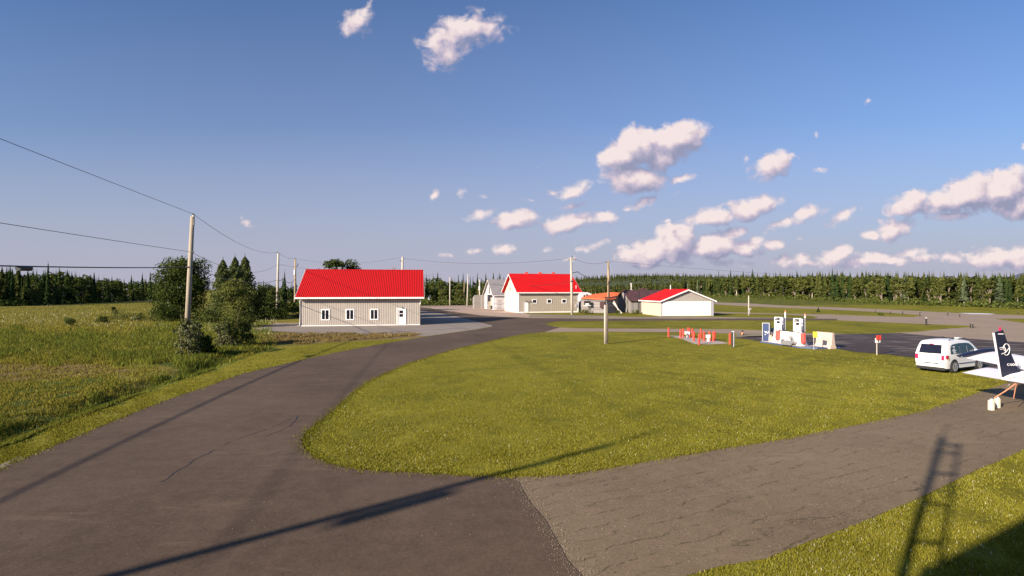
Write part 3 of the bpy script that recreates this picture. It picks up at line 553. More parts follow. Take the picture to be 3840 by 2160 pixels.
# brown-roofed barn
l, rz = place(1586, 787.2, 11)
b6 = thing('grey_barn', 'weathered grey board barn with a dark brown roof and a white flue', 'barn', l, rz)
gable(b6, 11.0, 6.8, 2.35, 4.35, 'x', 'grey_boards', 'roof_brown', og=.25, oe=.35, trim='roof_brown', fasc=.12)
m = MB(); m.box(-.04, .0, 3.0, 4.6, .0, 3.2); m.build('barn_door', 'grey_boards', b6)
m = MB(); m.box(-.09, -.04, 2.9, 3.0, 0, 3.3); m.build('door_post', 'black', b6); MB().box(-.09, -.04, 1.0, 1.12, 0, 3.0).build('door_post', 'black', b6)
m = MB(); m.cyl((1.7, 3.6, 4.1), (1.7, 3.6, 5.6), .11); m.cyl((1.7, 3.6, 5.6), (1.7, 3.6, 5.75), .2); m.box(1.5, 2.0, 3.4, 3.9, 4.0, 4.45); m.build('flue', 'white_old', b6)
m = MB(); m.box(3.9, 4.7, 3.5, 4.1, 4.2, 4.75); m.build('roof_vent', 'roof_brown', b6)
m = MB(); m.cyl((1.5, -.5, 0), (1.5, -.5, 4.2), .10); m.build('drain_pipe', 'rubber', b6)
# right-hand white hangar
l, rz = place(1663.4, 795.6, 6.5)
b7 = thing('low_hangar', 'low wide hangar with a red roof and a broad white door facing the road', 'hangar', l, rz)
gable(b7, 9.15, 9.6, 2.55, 4.52, 'y', 'siding_fine', 'roof_y', og=.45, oe=.42, fasc=.2)
m = MB(); m.box(-.03, -.004, .02, 9.6, 0, 2.5); m.build('side_cladding', 'peach', b7)
m = MB(); m.box(.22, 8.75, -.10, -.01, .06, 2.48); m.build('hangar_door', 'white', b7)
MB().box(-.03, .14, -.05, 0, 0, 2.5).build('corner_trim', 'grey_box', b7); MB().box(8.95, 9.18, -.05, 0, 0, 2.5).build('corner_trim', 'grey_box', b7)
m = MB(); m.cyl((4.5, 7.0, 4.2), (4.5, 7.0, 5.3), .07); m.build('vent_pipe', 'white', b7)
m = MB(); m.box(7.3, 7.9, 5, 5.5, 3.2, 3.75); m.build('roof_vent', 'concrete_pink', b7)
# planks leaning at the grey barn and shed
for (px, y0, py1, lean, lab, rr) in ((1552, 757.5, 788.5, 8, 'two pale planks leaning against the grey barn', .12), (1494, 762, 786.5, 5, 'pale planks leaning against the orange roofed shed', .09)):
    D = F * H / (py1 - HY); a = PT(px - lean, y0, D + .9); b = PT(px + lean, py1, D)
    m = MB(); m.cyl(b, a, rr, n=4); m.cyl(b + Vector((.35, 0.1, 0)), a + Vector((-.15, 0.1, -.3)), rr, n=4); tag(m.build('plank', 'bark_white'), lab, 'planks')
# the building the camera looks from: it and its mast throw the shadow at bottom right
u = Vector((.86, .5, 0)).normalized(); nrm = Vector((-u.y, u.x, 0)); q0 = Vector((-5.76, -3.17, 0))
tb = thing('terminal_building', 'flat roofed building behind the viewpoint whose shadow falls on the corner lawn', 'building', (q0.x, q0.y, 0), math.atan2(u.y, u.x))
MB().box(-3.2, 24, -9, -.75, 0, 7.72).build('wall', 'siding', tb); MB().box(-3.6, 24.4, -9.4, 0, 7.75, 8.0).build('roof', 'roof_grey', tb)
mast = thing('antenna_mast', 'lattice antenna mast behind the viewpoint throwing a ladder shadow on the corner lawn', 'mast', (-1.9, -.7, 0), 0)
m = MB(); m.cyl((0, 0, 0), (-3.6, .9, 9.6), .075); m.cyl((-3.6, .9, 9.6), (-3.9, .98, 10.6), .022); m.build('pole', 'steel', mast)
m = MB(); m.cyl((.34, -.26, 0), (-3.19, .62, 9.4), .04); [m.cyl((-z * .375, z * .094, z), (.34 - z * .375, -.26 + z * .094, z + dz), .045) for z, dz in ((3.6, .1), (5.0, -.1), (5.8, .1), (6.8, 0), (7.8, 0.1), (8.8, 0), (9.3, -.1))]; m.build('brace', 'steel', mast)
MB().box(-1.85, -1.6, .1, .35, 5.0, 5.4).build('equipment_box', 'grey_box', mast); MB().box(-2.3, -1.95, .4, .55, 4.9, 5.05).build('equipment_box', 'grey_box', mast)
# ------------------------------------------------------------------ utility poles and wires
def pole(name, label, base, top, r, m_, group=None, extra=None):
    b = Vector(base); t_ = Vector(top); o = thing(name, label, 'pole', tuple(b), 0, group)
    MB().tube([Vector((0, 0, -.3)), (t_ - b) * .5, t_ - b], [r * 1.15, r, r * .82], 12).build('shaft', m_, o, smooth=True)
    if extra: extra(o, t_ - b)
    return o
def gp(px, py, D=None):
    if D is None: x, y = G(px, py); return Vector((x, y, 0))
    return Vector(((px - CX) / F * D, D, 0))
def topof(base, px, py): return PT(px, py, base.y)
PA = gp(469, 0, 46); TA = topof(PA, 484, 545)
def exA(o, t):
    m = MB(); m.box(t.x - .02, t.x + .14, t.y - .08, t.y + .08, t.z - .7, t.z + .12); m.build('bracket', 'pole_pale', o)
    MB().cyl((t.x + .06, t.y, t.z + .10), (t.x + .06, t.y, t.z + .26), .06).build('insulator', 'black', o); MB().cyl((t.x * .7 + .15, t.y - .1, 7.6), (t.x * .7 + .32, t.y - .1, 7.6), .06).build('insulator', 'black', o); MB().box(t.x * .55 - .22, t.x * .55 + .22, -.22, .22, 6.28, 6.40).build('clamp', 'black', o)
pole('utility_pole', 'tall leaning wooden utility pole standing behind the willow bush on the left', PA, TA, .19, 'pole', extra=exA)
PB = gp(697, 787); TB = topof(PB, 700, 637)
def exB(o, t):
    MB().box(-.25, .25, -.2, .2, 4.4, 4.55).build('clamp', 'black', o); MB().cyl((.1, 0, t.z - 5.4), (1.0, -.1, t.z - 5.1), .08).build('bracket', 'black', o); MB().cyl((0, 0, t.z), (0, 0, t.z + .2), .08).build('insulator', 'black', o); MB().cyl((.1, 0, t.z - 2.2), (1.6, 0, t.z - 2.3), .03).build('bracket', 'black', o)
pole('utility_pole', 'white faced utility pole rising from the shrubs left of the long taupe building', PB, TB, .22, 'pole_pale', extra=exB)
def transformer(h, dx=.0):
    def f(o, t):
        m = MB(); m.cyl((dx, -.32, t.z - h), (dx, -.32, t.z - h + 1.1), .24, n=14); m.build('transformer', 'white_old', o)
        m = MB(); m.box(-.3, .6, -.1, .1, t.z - h + 1.9, t.z - h + 2.0); m.cyl((.55, 0, t.z - h + 1.9), (.75, 0, t.z - h + 2.6), .07); m.build('fuse_bracket', 'black', o); MB().cyl((0, 0, t.z), (0, 0, t.z + .25), .08).build('insulator', 'black', o)
    return f
PC = gp(742, 777); TC = topof(PC, 743, 652)
pole('utility_pole', 'tan utility pole carrying a grey transformer beside the long taupe building', PC, TC, .22, 'pole_tan', extra=transformer(3.6, .1))
PD = gp(1011.5, 0, 112); TD = topof(PD, 1012.5, 646)
def exD(o, t): m = MB(); m.cyl((-.45, -.2, t.z - .8), (-.1, -.1, t.z - .8), .12); m.build('lamp', 'steel', o)
pole('utility_pole', 'utility pole top showing above the right end of the long red roof', PD, TD, .24, 'pole_pale', extra=exD)
PE = gp(1439, 792); TE = topof(PE, 1436.5, 648)
def exE(o, t):
    m = MB(); m.prism([(-.75, t.z - .55), (0, t.z - .25), (.75, t.z - .55), (.75, t.z - .42), (0, t.z - .1), (-.75, t.z - .42)], 'y', -.05, .05); m.build('crossarm', 'bark', o)
    MB().cyl((0, 0, t.z), (0, 0, t.z + .3), .08).build('insulator', 'black', o); MB().box(-.22, .22, -.25, .25, t.z - 4.3, t.z - 4.1).build('clamp', 'black', o); MB().cyl((.1, 0, t.z - 2.7), (1.1, -.1, t.z - 2.5), .06).build('bracket', 'black', o)
pole('utility_pole', 'pale utility pole with a small crossarm in front of the tall red roofed hangar', PE, TE, .21, 'pole_pale', extra=exE)
PF_ = gp(1531.5, 787.5); TF = topof(PF_, 1530, 657)
def exF(o, t):
    m = MB(); m.box(-.6, .15, -.08, .08, t.z - .28, t.z - .12); m.build('crossarm', 'bark', o)
    m = MB(); m.tube([(0, 0, t.z - .2), (.5, 0, t.z - 1.8), (.95, 0, t.z - 3.4)], .025); m.tube([(0, 0, t.z - .2), (.25, 0, t.z - 3), (.12, 0, t.z - 6)], .02); m.build('cable', 'steel', o)
pole('utility_pole', 'brown utility pole standing before the orange roofed shed', PF_, TF, .21, 'pole_tan', extra=exF)
PG = gp(1524.5, 865); 
st = thing('post_pair', 'short thick double timber post alone on the lawn', 'post', tuple(PG), 0)
m = MB(); m.cyl((-.08, 0, -.2), (-.08, 0, 3.22), .085, .08, n=12); m.build('pale_post', 'pole_pale', st, smooth=True)
m = MB(); m.cyl((.085, -.02, -.2), (.085, -.02, 3.3), .08, .075, n=12); m.build('dark_post', 'bark', st, smooth=True)
m = MB(); m.box(-.06, .0, -.03, .03, 3.2, 3.85); m.box(.08, .13, -.03, .03, 3.2, 3.85); m.box(-.12, .2, -.04, .04, 3.8, 3.88); m.build('conduit', 'black', st)
HP = [(1131.8, 768.5, 1131.8, 697, .16, 'slim pole at the forest edge, leftmost of the row right of the red roof', 'pole_pale'), (1167.4, 765.5, 1167.8, 708, .12, 'thin tan pole at the forest edge behind the other two slim poles', 'pole_tan'),
      (1175, 771.5, 1177.5, 689, .17, 'tallest slim pole at the forest edge, slightly leaning', 'pole_pale'), (1160.5, 766, 1160.8, 753, .10, 'short pale stake between the slim poles at the forest edge', 'pole_pale')]
for (bx, by, tx, ty, r, lab, mm) in HP:
    b = gp(bx, by); pole('slim_pole', lab, b, topof(b, tx, ty), r, mm, 'slim poles at the forest edge')
PH = gp(1206.5, 0, 138); pole('utility_pole', 'utility pole with a transformer left of the old white barn', PH, topof(PH, 1206.8, 703), .18, 'pole_pale', extra=transformer(2.7))
PI = gp(1883.4, 793.5); TI = topof(PI, 1883.4, 744)
def exI(o, t): m = MB(); m.box(.02, .35, -.2, .0, 1.0, 1.25); m.box(-.1, .12, -.18, -.1, .3, .9); m.build('box', 'grey_box', o)
pole('slim_pole', 'lone pale post standing right of the low white hangar', PI, TI, .11, 'pole_pale', extra=exI)
PN = Vector((-21.4, -3.6, 0)); TN = Vector((-20.4, -4.8, 12.0))
def exN(o, t):
    m = MB(); m.cyl((1.05, -1.05, 8.8), (1.1, -1.15, 9.8), .18, n=14); m.build('transformer', 'steel', o)
    m = MB(); m.cyl((1.0, -1.2, 12), (1.0, -1.2, 13), .05); m.build('insulator', 'black', o)
pole('utility_pole', 'wooden utility pole outside the left of the view whose long shadow crosses the asphalt', PN, TN, .135, 'pole', extra=exN)
def wire(a, b, sag, r, label, name='overhead_wire', cat='wire', m_='black', n=28):
    a = Vector(a); b = Vector(b); pts = []
    for i in range(n + 1):
        t = i / n; p = a.lerp(b, t); p.z -= 4 * sag * t * (1 - t); pts.append(p)
    o = MB().tube(pts, r, 5).build(name, m_, smooth=True); tag(o, label, cat, 'overhead wires between the utility poles'); return pts
wl = lambda px, py, D: PT(px, py, D)
wire(TA + Vector((.06, 0, .22)), TN + Vector((0, 0, 1.0)), .05, .016, 'uppermost wire sloping down from the left edge to the top of the leaning pole')
wire(Vector((PA.x + (TA.x - PA.x) * .69, 46, 7.6)), TN + Vector((0, 0, -4.0)), .12, .016, 'middle wire on the left reaching the leaning pole below its top')
cp = wire(Vector((PA.x + .25, 46, 6.34)), TN + Vector((0, 0, -6.5)), .42, .035, 'thick black cable with a splice case, lowest line on the left', 'cable', 'cable')
sp_ = min(cp, key=lambda p: abs(pix(p.x, p.y, p.z)[0] - 66) if p.y > 1 else 1e9); i_ = cp.index(sp_); d_ = (cp[i_ + 1] - cp[i_ - 1]).normalized()
cl = MB(); cl.cyl(sp_ - d_ * .42 - Vector((0, 0, .10)), sp_ + d_ * .42 - Vector((0, 0, .10)), .135, n=12); cl.cyl(sp_ - d_ * .5 - Vector((0, 0, .02)), sp_ + d_ * .5 - Vector((0, 0, .02)), .035, n=8)
tag(cl.build('splice_case', 'black'), 'black cylindrical splice case hanging on the thick cable at far left', 'cable splice')
wire(TA + Vector((.06, 0, .22)), TB + Vector((0, 0, .2)), 1.2, .018, 'wire sagging from the leaning pole to the white faced pole')
wire(Vector((PA.x + .35, 46, 7.6)), Vector((PB.x, PB.y, 9.3)), 1.6, .018, 'second wire from the leaning pole passing behind the spruces')
wire(Vector((PA.x + .25, 46, 6.34)), Vector((PB.x, PB.y, 6.3)), .9, .035, 'thick cable continuing right from the leaning pole behind the trees')
wire(TB + Vector((0, 0, .2)), TC + Vector((0, 0, .2)), .5, .018, 'short wire between the two poles left of the red roof')
wire(Vector((PB.x + 1, PB.y, 6.6)), Vector((PC.x, PC.y, 6.8)), .8, .05, 'drooping thick cable between the two poles left of the red roof')
wire(Vector((PB.x + 1.4, PB.y, TB.z - 2.3)), Vector((PC.x + 30, 160, TB.z - 2.6)), 1.2, .015, 'faint wire running right behind the long red roof')
wire(TC + Vector((0, 0, .2)), TD, 1.3, .018, 'faint wire above the long red roof')
wire(TD + Vector((0, 0, -.3)), TE + Vector((0, 0, -.1)), 1.0, .022, 'long faint wire from the red roof to the crossarm pole')
wire(TE + Vector((.7, 0, -.2)), TF, .7, .02, 'short wire joining the crossarm pole and the brown pole')
wire(TF, wl(2700, 700, 230), 2.5, .018, 'faint wire leaving the brown pole to the right')
wire(Vector((TE.x + 1.1, TE.y - .1, TE.z - 2.5)), Vector((TF.x, TF.y, TF.z - 3.3)), .7, .045, 'thick drooping cable between the crossarm pole and the brown pole')
wire(Vector((TE.x, TE.y - .2, TE.z - 4.2)), wl(1225, 713.5, 121), .7, .035, 'black service cable crossing before the tall red hangar roof', 'service_cable', 'cable')
# ------------------------------------------------------------------ fuel station
def bollard(px, py, h, r, label, m_='red_paint', group='red bollards round the tank fill points', capm=None):
    x, y = G(px, py); o = thing('bollard', label, 'bollard', (x, y, 0), 0, group)
    m = MB(); m.cyl((0, 0, -.1), (0, 0, h - r * .4), r, n=16); m.cyl((0, 0, h - r * .4), (0, 0, h), r, r * .6, n=16); m.build('post', m_, o)
    if capm: m = MB(); m.cyl((0, 0, h - .02), (0, 0, h + .02), r * 1.02, n=16); m.build('cap', capm, o); m = MB(); m.box(-.018, .018, -r - .01, -r + .03, 0, h - .05); m.build('reflector', 'vinyl', o)
    return o
def z6(x, y): return ((2440 + x / 4.6) / 1.4907, (1150 + y / 4.6) / 1.4907)
BL = [(309,523,362,'left corner'),(515,553,390,'front left'),(558,535,378,'behind'),(646,520,357,''),(671,530,370,''),(719,535,378,''),(745,597,427,''),(865,545,380,''),(834,655,468,''),(918,600,430,''),(1013,585,424,''),(1083,603,430,''),(1104,578,418,''),(1366,648,457,'')]
BLAB = ['isolated red bollard, leftmost of the fill point group','red bollard at the front left of the first white fill box','thin red bollard just behind the front left one','red bollard directly behind the first white fill box','second red bollard behind the first white fill box, to its right','red bollard right of the first white fill box, rear one','red bollard right of the first white fill box, front one','tall red bollard midway between the two fill boxes at the back','nearest red bollard, standing lowest in the group','red bollard immediately left of the second white fill box','red bollard behind the second white fill box','narrow red bollard right of the second white fill box','red bollard paired behind the narrow one','rightmost red bollard beside the black post']
for (x, yb, yt, _), lab in zip(BL, BLAB):
    a, b = z6(x, yb); _, t = z6(x, yt); D = F * H / (b - HY); bollard(a, b, (b - t) * D / F, .085, lab)
a, b = z6(1423, 692); bollard(a, b, 1.2, .11, 'black bollard with a pale stripe right of the red ones', 'black', None, 'vinyl')
for (x, y, lab) in ((636, 537, 'white fill box on a short pedestal, the left one'), (985, 597, 'white fill box on a short pedestal, the right one')):
    a, b = z6(x, y); gx_, gy_ = G(a, b); o = thing('fill_box', lab, 'fill box', (gx_, gy_, 0), R(8), 'white fill boxes between the red bollards')
    m = MB(); m.cyl((.05, 0, 0), (.05, 0, .30), .13, n=12); m.build('pedestal', 'vinyl', o); m = MB(); m.box(-.22, .17, -.16, .16, .30, .58); m.build('box', 'white', o, bevel=.02)
    m = MB(); m.cyl((.15, -.1, .05), (.15, -.1, .3), .07); m.cyl((.2, 0, .6), (.2, 0, .68), .05); m.build('valve', 'red_paint', o)
sheet('fill_pad', [z6(300, 505), z6(480, 500), z6(850, 560), z6(1150, 590), z6(1350, 640), z6(1000, 655), z6(760, 650), z6(560, 570)], .02, 'concrete', jit=.03)
sheet('verge_dirt', [z6(1450, 525), z6(1500, 460), z6(1930, 455), z6(1930, 520), z6(1700, 530)], .02, 'shoulder', jit=.05)
a, b = z6(1583, 492); gx_, gy_ = G(a, b); o = thing('valve_stub', 'small dark valve stub poking out of the grass near the service path', 'valve', (gx_, gy_, 0)); m = MB(); m.cyl((0, 0, 0), (0, 0, .3), .1); m.build('pipe', 'rope', o); m = MB(); m.cyl((-.0, 0, .3), (0, 0, .48), .08); m.box(-.05, .12, -.1, .1, .0, .14); m.build('cap', 'black', o)
a1 = Vector((*G(1915, 861.5), 0)); a2 = Vector((*G(2006, 874.5), 0)); pr = math.atan2(a2.y - a1.y, a2.x - a1.x); PL = (a2 - a1).length
pad = thing('fuel_island', 'raised concrete fuel island with a blue steel edge', 'island', tuple(a1), pr)
MB().box(0, PL + .25, 0, 2.6, 0, .13).build('slab', 'concrete_pink', pad)
MB().prism([(-.06, -.07), (PL + .3, -.07), (PL + 1.3, .75), (PL + 1.3, 2.7), (-.06, 2.7)], 'z', 0, .11).build('edge', 'blue_edge', pad)
def onpad(px, py_base, D=None):       # local position on the island from a picture column and a depth offset
    return None
inv = Matrix.Translation(a1) @ Matrix.Rotation(pr, 4, 'Z')
def col_on(px, off):                 # point on line parallel to the island front, OFF metres behind it, at column PX
    best = None
    for k in np.linspace(-2, 12, 1401):
        w = inv @ Vector((k, off, 0)); d = abs(pix(w.x, w.y)[0] - px)
        if best is None or d < best[0]: best = (d, k, w)
    return best[1], best[2]
def at_pad(name, label, cat, px, off, z=.13, group=None, turn=0): k, w = col_on(px, off); return thing(name, label, cat, (w.x, w.y, z), pr + R(turn), group)
cb = at_pad('card_terminal', 'tall blue payment cabinet with white marks at the left end of the fuel island', 'cabinet', 1928, .45, turn=38)
m = MB(); m.box(-.25, .25, -.17, .17, 0, 1.50); m.build('cabinet', 'blue', cb, bevel=.01); m = MB(); m.box(-.29, -.25, -.18, .18, 0, 1.52); m.box(.25, .29, -.18, .18, 0, 1.52); m.box(-.29, .29, -.18, .18, 1.50, 1.54); m.build('frame', 'steel', cb)
m = MB(); m.box(-.10, .0, -.185, -.172, .52, .56); m.build('slot', 'vinyl', cb)
def text(s, size, parent, loc, rot, m_, name='lettering', thick=.003):
    c = bpy.data.curves.new(name, 'FONT'); c.body = s; c.size = size; c.extrude = thick; c.offset = size * .02
    o = bpy.data.objects.new(name, c); C.objects.link(o); bpy.context.view_layer.update(); dg = bpy.context.evaluated_depsgraph_get()
    me = bpy.data.meshes.new_from_object(o.evaluated_get(dg)); C.objects.unlink(o); bpy.data.objects.remove(o); me.materials.clear(); me.materials.append(M[m_])
    q = bpy.data.objects.new(name, me); C.objects.link(q); q.parent = parent; q.location = loc; q.rotation_euler = rot; return q
text('YU', .26, cb, (-.12, -.178, .66), (R(90), 0, 0), 'vinyl')
for (px, lab, mast_off) in ((1961, 'white fuel pump on the left with a dark display', .33), (2009.5, 'white fuel pump on the right with a dark display', .30)):
    p = at_pad('fuel_pump', lab, 'fuel pump', px, 1.25, group='fuel pumps on the island', turn=32)
    m = MB(); m.box(-.36, .22, -.20, .20, 0, 2.05); m.build('cabinet', 'white', p, bevel=.012); m = MB(); m.box(.22, .36, -.18, .18, 0, 2.02); m.build('hose_side', 'grey_box', p)
    m = MB(); m.box(-.31, .10, -.215, -.202, 1.78, 2.01); m.build('display', 'black', p); m = MB(); m.box(-.15, .10, -.215, -.202, 1.52, 1.72); m.build('meter', 'glass', p)
    m = MB(); m.box(-.30, -.22, -.22, -.216, 1.93, 1.98); m.box(-.28, -.1, -.22, -.216, 1.88, 1.90); m.build('badge', 'vinyl', p)
    m = MB(); m.cyl((.29, -.20, 1.62), (.29, -.20, 1.68), .05); m.box(.26, .34, -.23, -.19, 1.0, 1.45); m.tube([(.30, -.22, 1.4), (.36, -.34, .9), (.2, -.36, .45), (.1, -.22, .7)], .018); m.build('nozzle', 'black', p)
    m = MB(); m.cyl((.46, 0, 1.0), (.46, 0, 2.2), .03); m.build('lamp_pole', 'steel', p); m = MB(); m.cyl((.46, 0, 2.0 if mast_off == .33 else 2.12), (.46, 0, 2.45 if mast_off == .33 else 2.28), .06); m.build('lamp_tube', 'white', p)
    m = MB(); m.cyl((.46, 0, 2.46 if mast_off == .33 else 2.29), (.46, 0, 2.62 if mast_off == .33 else 2.45), .065, .03); m.build('lamp_cap', 'rope', p)
def barrier(name, label, px, off, L, m_, h=.95, z=.0, group=None):
    o = at_pad(name, label, 'barrier', px, off, z, group)
    prof = [(-.30, 0), (-.30, .08), (-.17, .32), (-.10, h), (.10, h), (.17, .32), (.30, .08), (.30, 0)]
    MB().prism(prof, 'x', 0, L).build('block', m_, o, bevel=.015); return o
wb = barrier('white_barrier', 'white painted concrete barrier in front of the left pump', 1949.5, .55, 1.60, 'white', .98, .13, 'white barriers before the pumps')
m = MB(); m.box(.5, 1.5, -.08, .08, .985, 1.03); m.build('hose', 'black', wb)
k0, _w = col_on(1949.5, .55); w2 = inv @ Vector((k0 + 1.62, .55, 0)); wb2 = thing('white_barrier', 'white painted concrete barrier in front of the right pump', 'barrier', (w2.x, w2.y, .13), pr, 'white barriers before the pumps')
MB().prism([(-.30, 0), (-.30, .08), (-.17, .32), (-.10, .98), (.10, .98), (.17, .32), (.30, .08), (.30, 0)], 'x', 0, 1.75).build('block', 'white', wb2, bevel=.015)
m = MB(); m.box(.1, 1.2, -.08, .08, .985, 1.03); [m.cyl((x, 0, 1.0), (x, 0, 1.13), .02) for x in (.2, .65, 1.1)]; m.build('hose', 'black', wb2)
bx = thing('concrete_barrier', 'bare beige concrete barrier at the right end of the fuel island', 'barrier', (*G(2060, 873.8), 0), pr + .10)
MB().prism([(-.32, 0), (-.32, .1), (-.18, .38), (-.10, 1.22), (.10, 1.22), (.18, .38), (.32, .1), (.32, 0)], 'x', -.15, 1.30).build('block', 'concrete_pink', bx, bevel=.02)
for (px, lab) in ((1956.3, 'faded red extinguisher cover on the left white barrier'), (2020, 'faded red extinguisher cover on the right white barrier')):
    o = at_pad('extinguisher_cover', lab, 'extinguisher cover', px, .28, .33, 'red extinguisher covers'); m = MB(); m.box(-.17, .17, -.11, .11, .08, .80); m.build('shell', 'red_cover', o, bevel=.03); m = MB(); m.box(-.11, .13, -.09, .09, 0, .08); m.build('lower_band', 'red_paint', o)
ys = at_pad('caution_sign', 'yellow square notice on a grey post at the right of the fuel island', 'sign', 2047, .0, 0)
m = MB(); m.cyl((0, 0, 0), (0, 0, .95), .035); m.build('post', 'steel', ys); m = MB(); m.box(-.06, .36, -.02, .0, .95, 1.36); m.build('panel', 'yellow', ys)
sp2 = at_pad('water_tank', 'white plastic drum beside the left pump', 'drum', 1948, .25); m = MB(); m.cyl((0, 0, 0), (0, 0, .42), .2, .18, n=14); m.cyl((-.05, 0, .42), (-.05, 0, .5), .1); m.build('drum', 'white', sp2, bevel=.02)
bt = at_pad('blue_notice_box', 'small blue box on a thin post behind the payment cabinet', 'box', 1943, 1.2); m = MB(); m.cyl((.08, 0, 0), (.08, 0, .9), .03); m.build('post', 'pole_pale', bt); m = MB(); m.box(-.14, .06, -.08, .08, .72, 1.05); m.build('box', 'teal', bt)
hy = at_pad('grounding_reel', 'small beige reel stand between the payment cabinet and the pumps', 'reel', 1938, .4); m = MB(); m.box(-.1, .12, -.1, .1, 0, .36); m.cyl((-.12, 0, .42), (.12, 0, .42), .07); m.cyl((.06, 0, .4), (.1, 0, .56), .04); m.build('stand', 'cream', hy)
hr = at_pad('hose_reel', 'black hose reel in front of the white barriers', 'hose reel', 1989, .12)
m = MB(); ring = [(.17 * math.cos(t), 0, .55 + .17 * math.sin(t)) for t in np.linspace(0, 2 * math.pi, 21)]; m.tube(ring, .018); m.tube([(x * .6, -.03, .55 + (z - .55) * .6) for x, _y, z in ring], .015); [m.cyl((0, 0, .55), (.17 * math.cos(t), 0, .55 + .17 * math.sin(t)), .01) for t in (0, 1, 2.1, 3.1, 4.2, 5.2)]; m.build('reel', 'black', hr)
m = MB(); m.cyl((0, 0, 0), (0, 0, .55), .025); m.tube([(-.5, 0, .3), (-.2, -.02, .42), (.1, 0, .5), (.42, -.02, .45)], .018); m.build('frame', 'steel', hr)
stp = at_pad('boarding_steps', 'grey metal steps lying before the right white barrier', 'steps', 1970, -.05)
m = MB(); m.box(0, 1.25, -.12, .25, .16, .32); m.box(.1, 1.1, -.30, -.12, 0, .16); m.build('tread', 'steel', stp); m = MB(); m.box(-.09, 0, -.12, .1, 0, .38); m.build('bracket', 'black', stp)
# red and white sign
x, y = G(2205.5, 893.3); o = thing('marker_sign', 'small red over white sign on a post at the apron edge', 'sign', (x, y, 0), R(12))
m = MB(); m.cyl((0, 0, 0), (0, 0, 1.05), .035, n=8); m.build('post', 'pole_pale', o); m = MB(); m.box(-.16, .24, -.05, -.02, .85, 1.17); m.build('white_panel', 'white', o); m = MB(); m.box(-.10, .26, -.09, -.052, 1.04, 1.36); m.build('red_panel', 'red_paint', o); m = MB(); m.box(.05, .07, -.1, -.04, .9, 1.3); m.build('bar', 'black', o)
# runway-side small things
x, y = G(2330, 817.5); o = thing('bollard', 'dark bollard on the long grass strip beside the taxiway', 'bollard', (x, y, 0)); m = MB(); m.cyl((0, 0, 0), (0, 0, .86), .10); m.build('post', 'black', o); m = MB(); m.cyl((0, 0, .86), (0, 0, .92), .105); m.build('cap', 'vinyl', o)
for (px, py, h, lab) in ((2202, 787.5, .55, 'taxiway edge light nearest the small spruce'), (2271, 791.5, .6, 'taxiway edge light right of the first one'), (2240, 791, .5, 'small edge light by the round bush beside the runway'), (2314, 796, .75, 'edge light before the tip of the grass wedge'), (2384, 794, .6, 'dark edge light on the taxiway mouth'), (2414, 798, .5, 'thin reddish edge marker on the open taxiway'), (2441, 824.5, .5, 'left one of the two small lights at the grass strip tip'), (2447, 825.5, .5, 'right one of the two small lights at the grass strip tip'), (2561, 790.5, .5, 'edge light at the far right beyond the runway')):
    x, y = G(px, py); o = thing('edge_light', lab, 'light', (x, y, 0), 0, 'small lights beside the taxiway'); m = MB(); m.cyl((0, 0, 0), (0, 0, h), .06); m.build('stem', 'black', o); m = MB(); m.cyl((0, 0, h), (0, 0, h + .14), .09, .05); m.build('lens', 'bark', o)
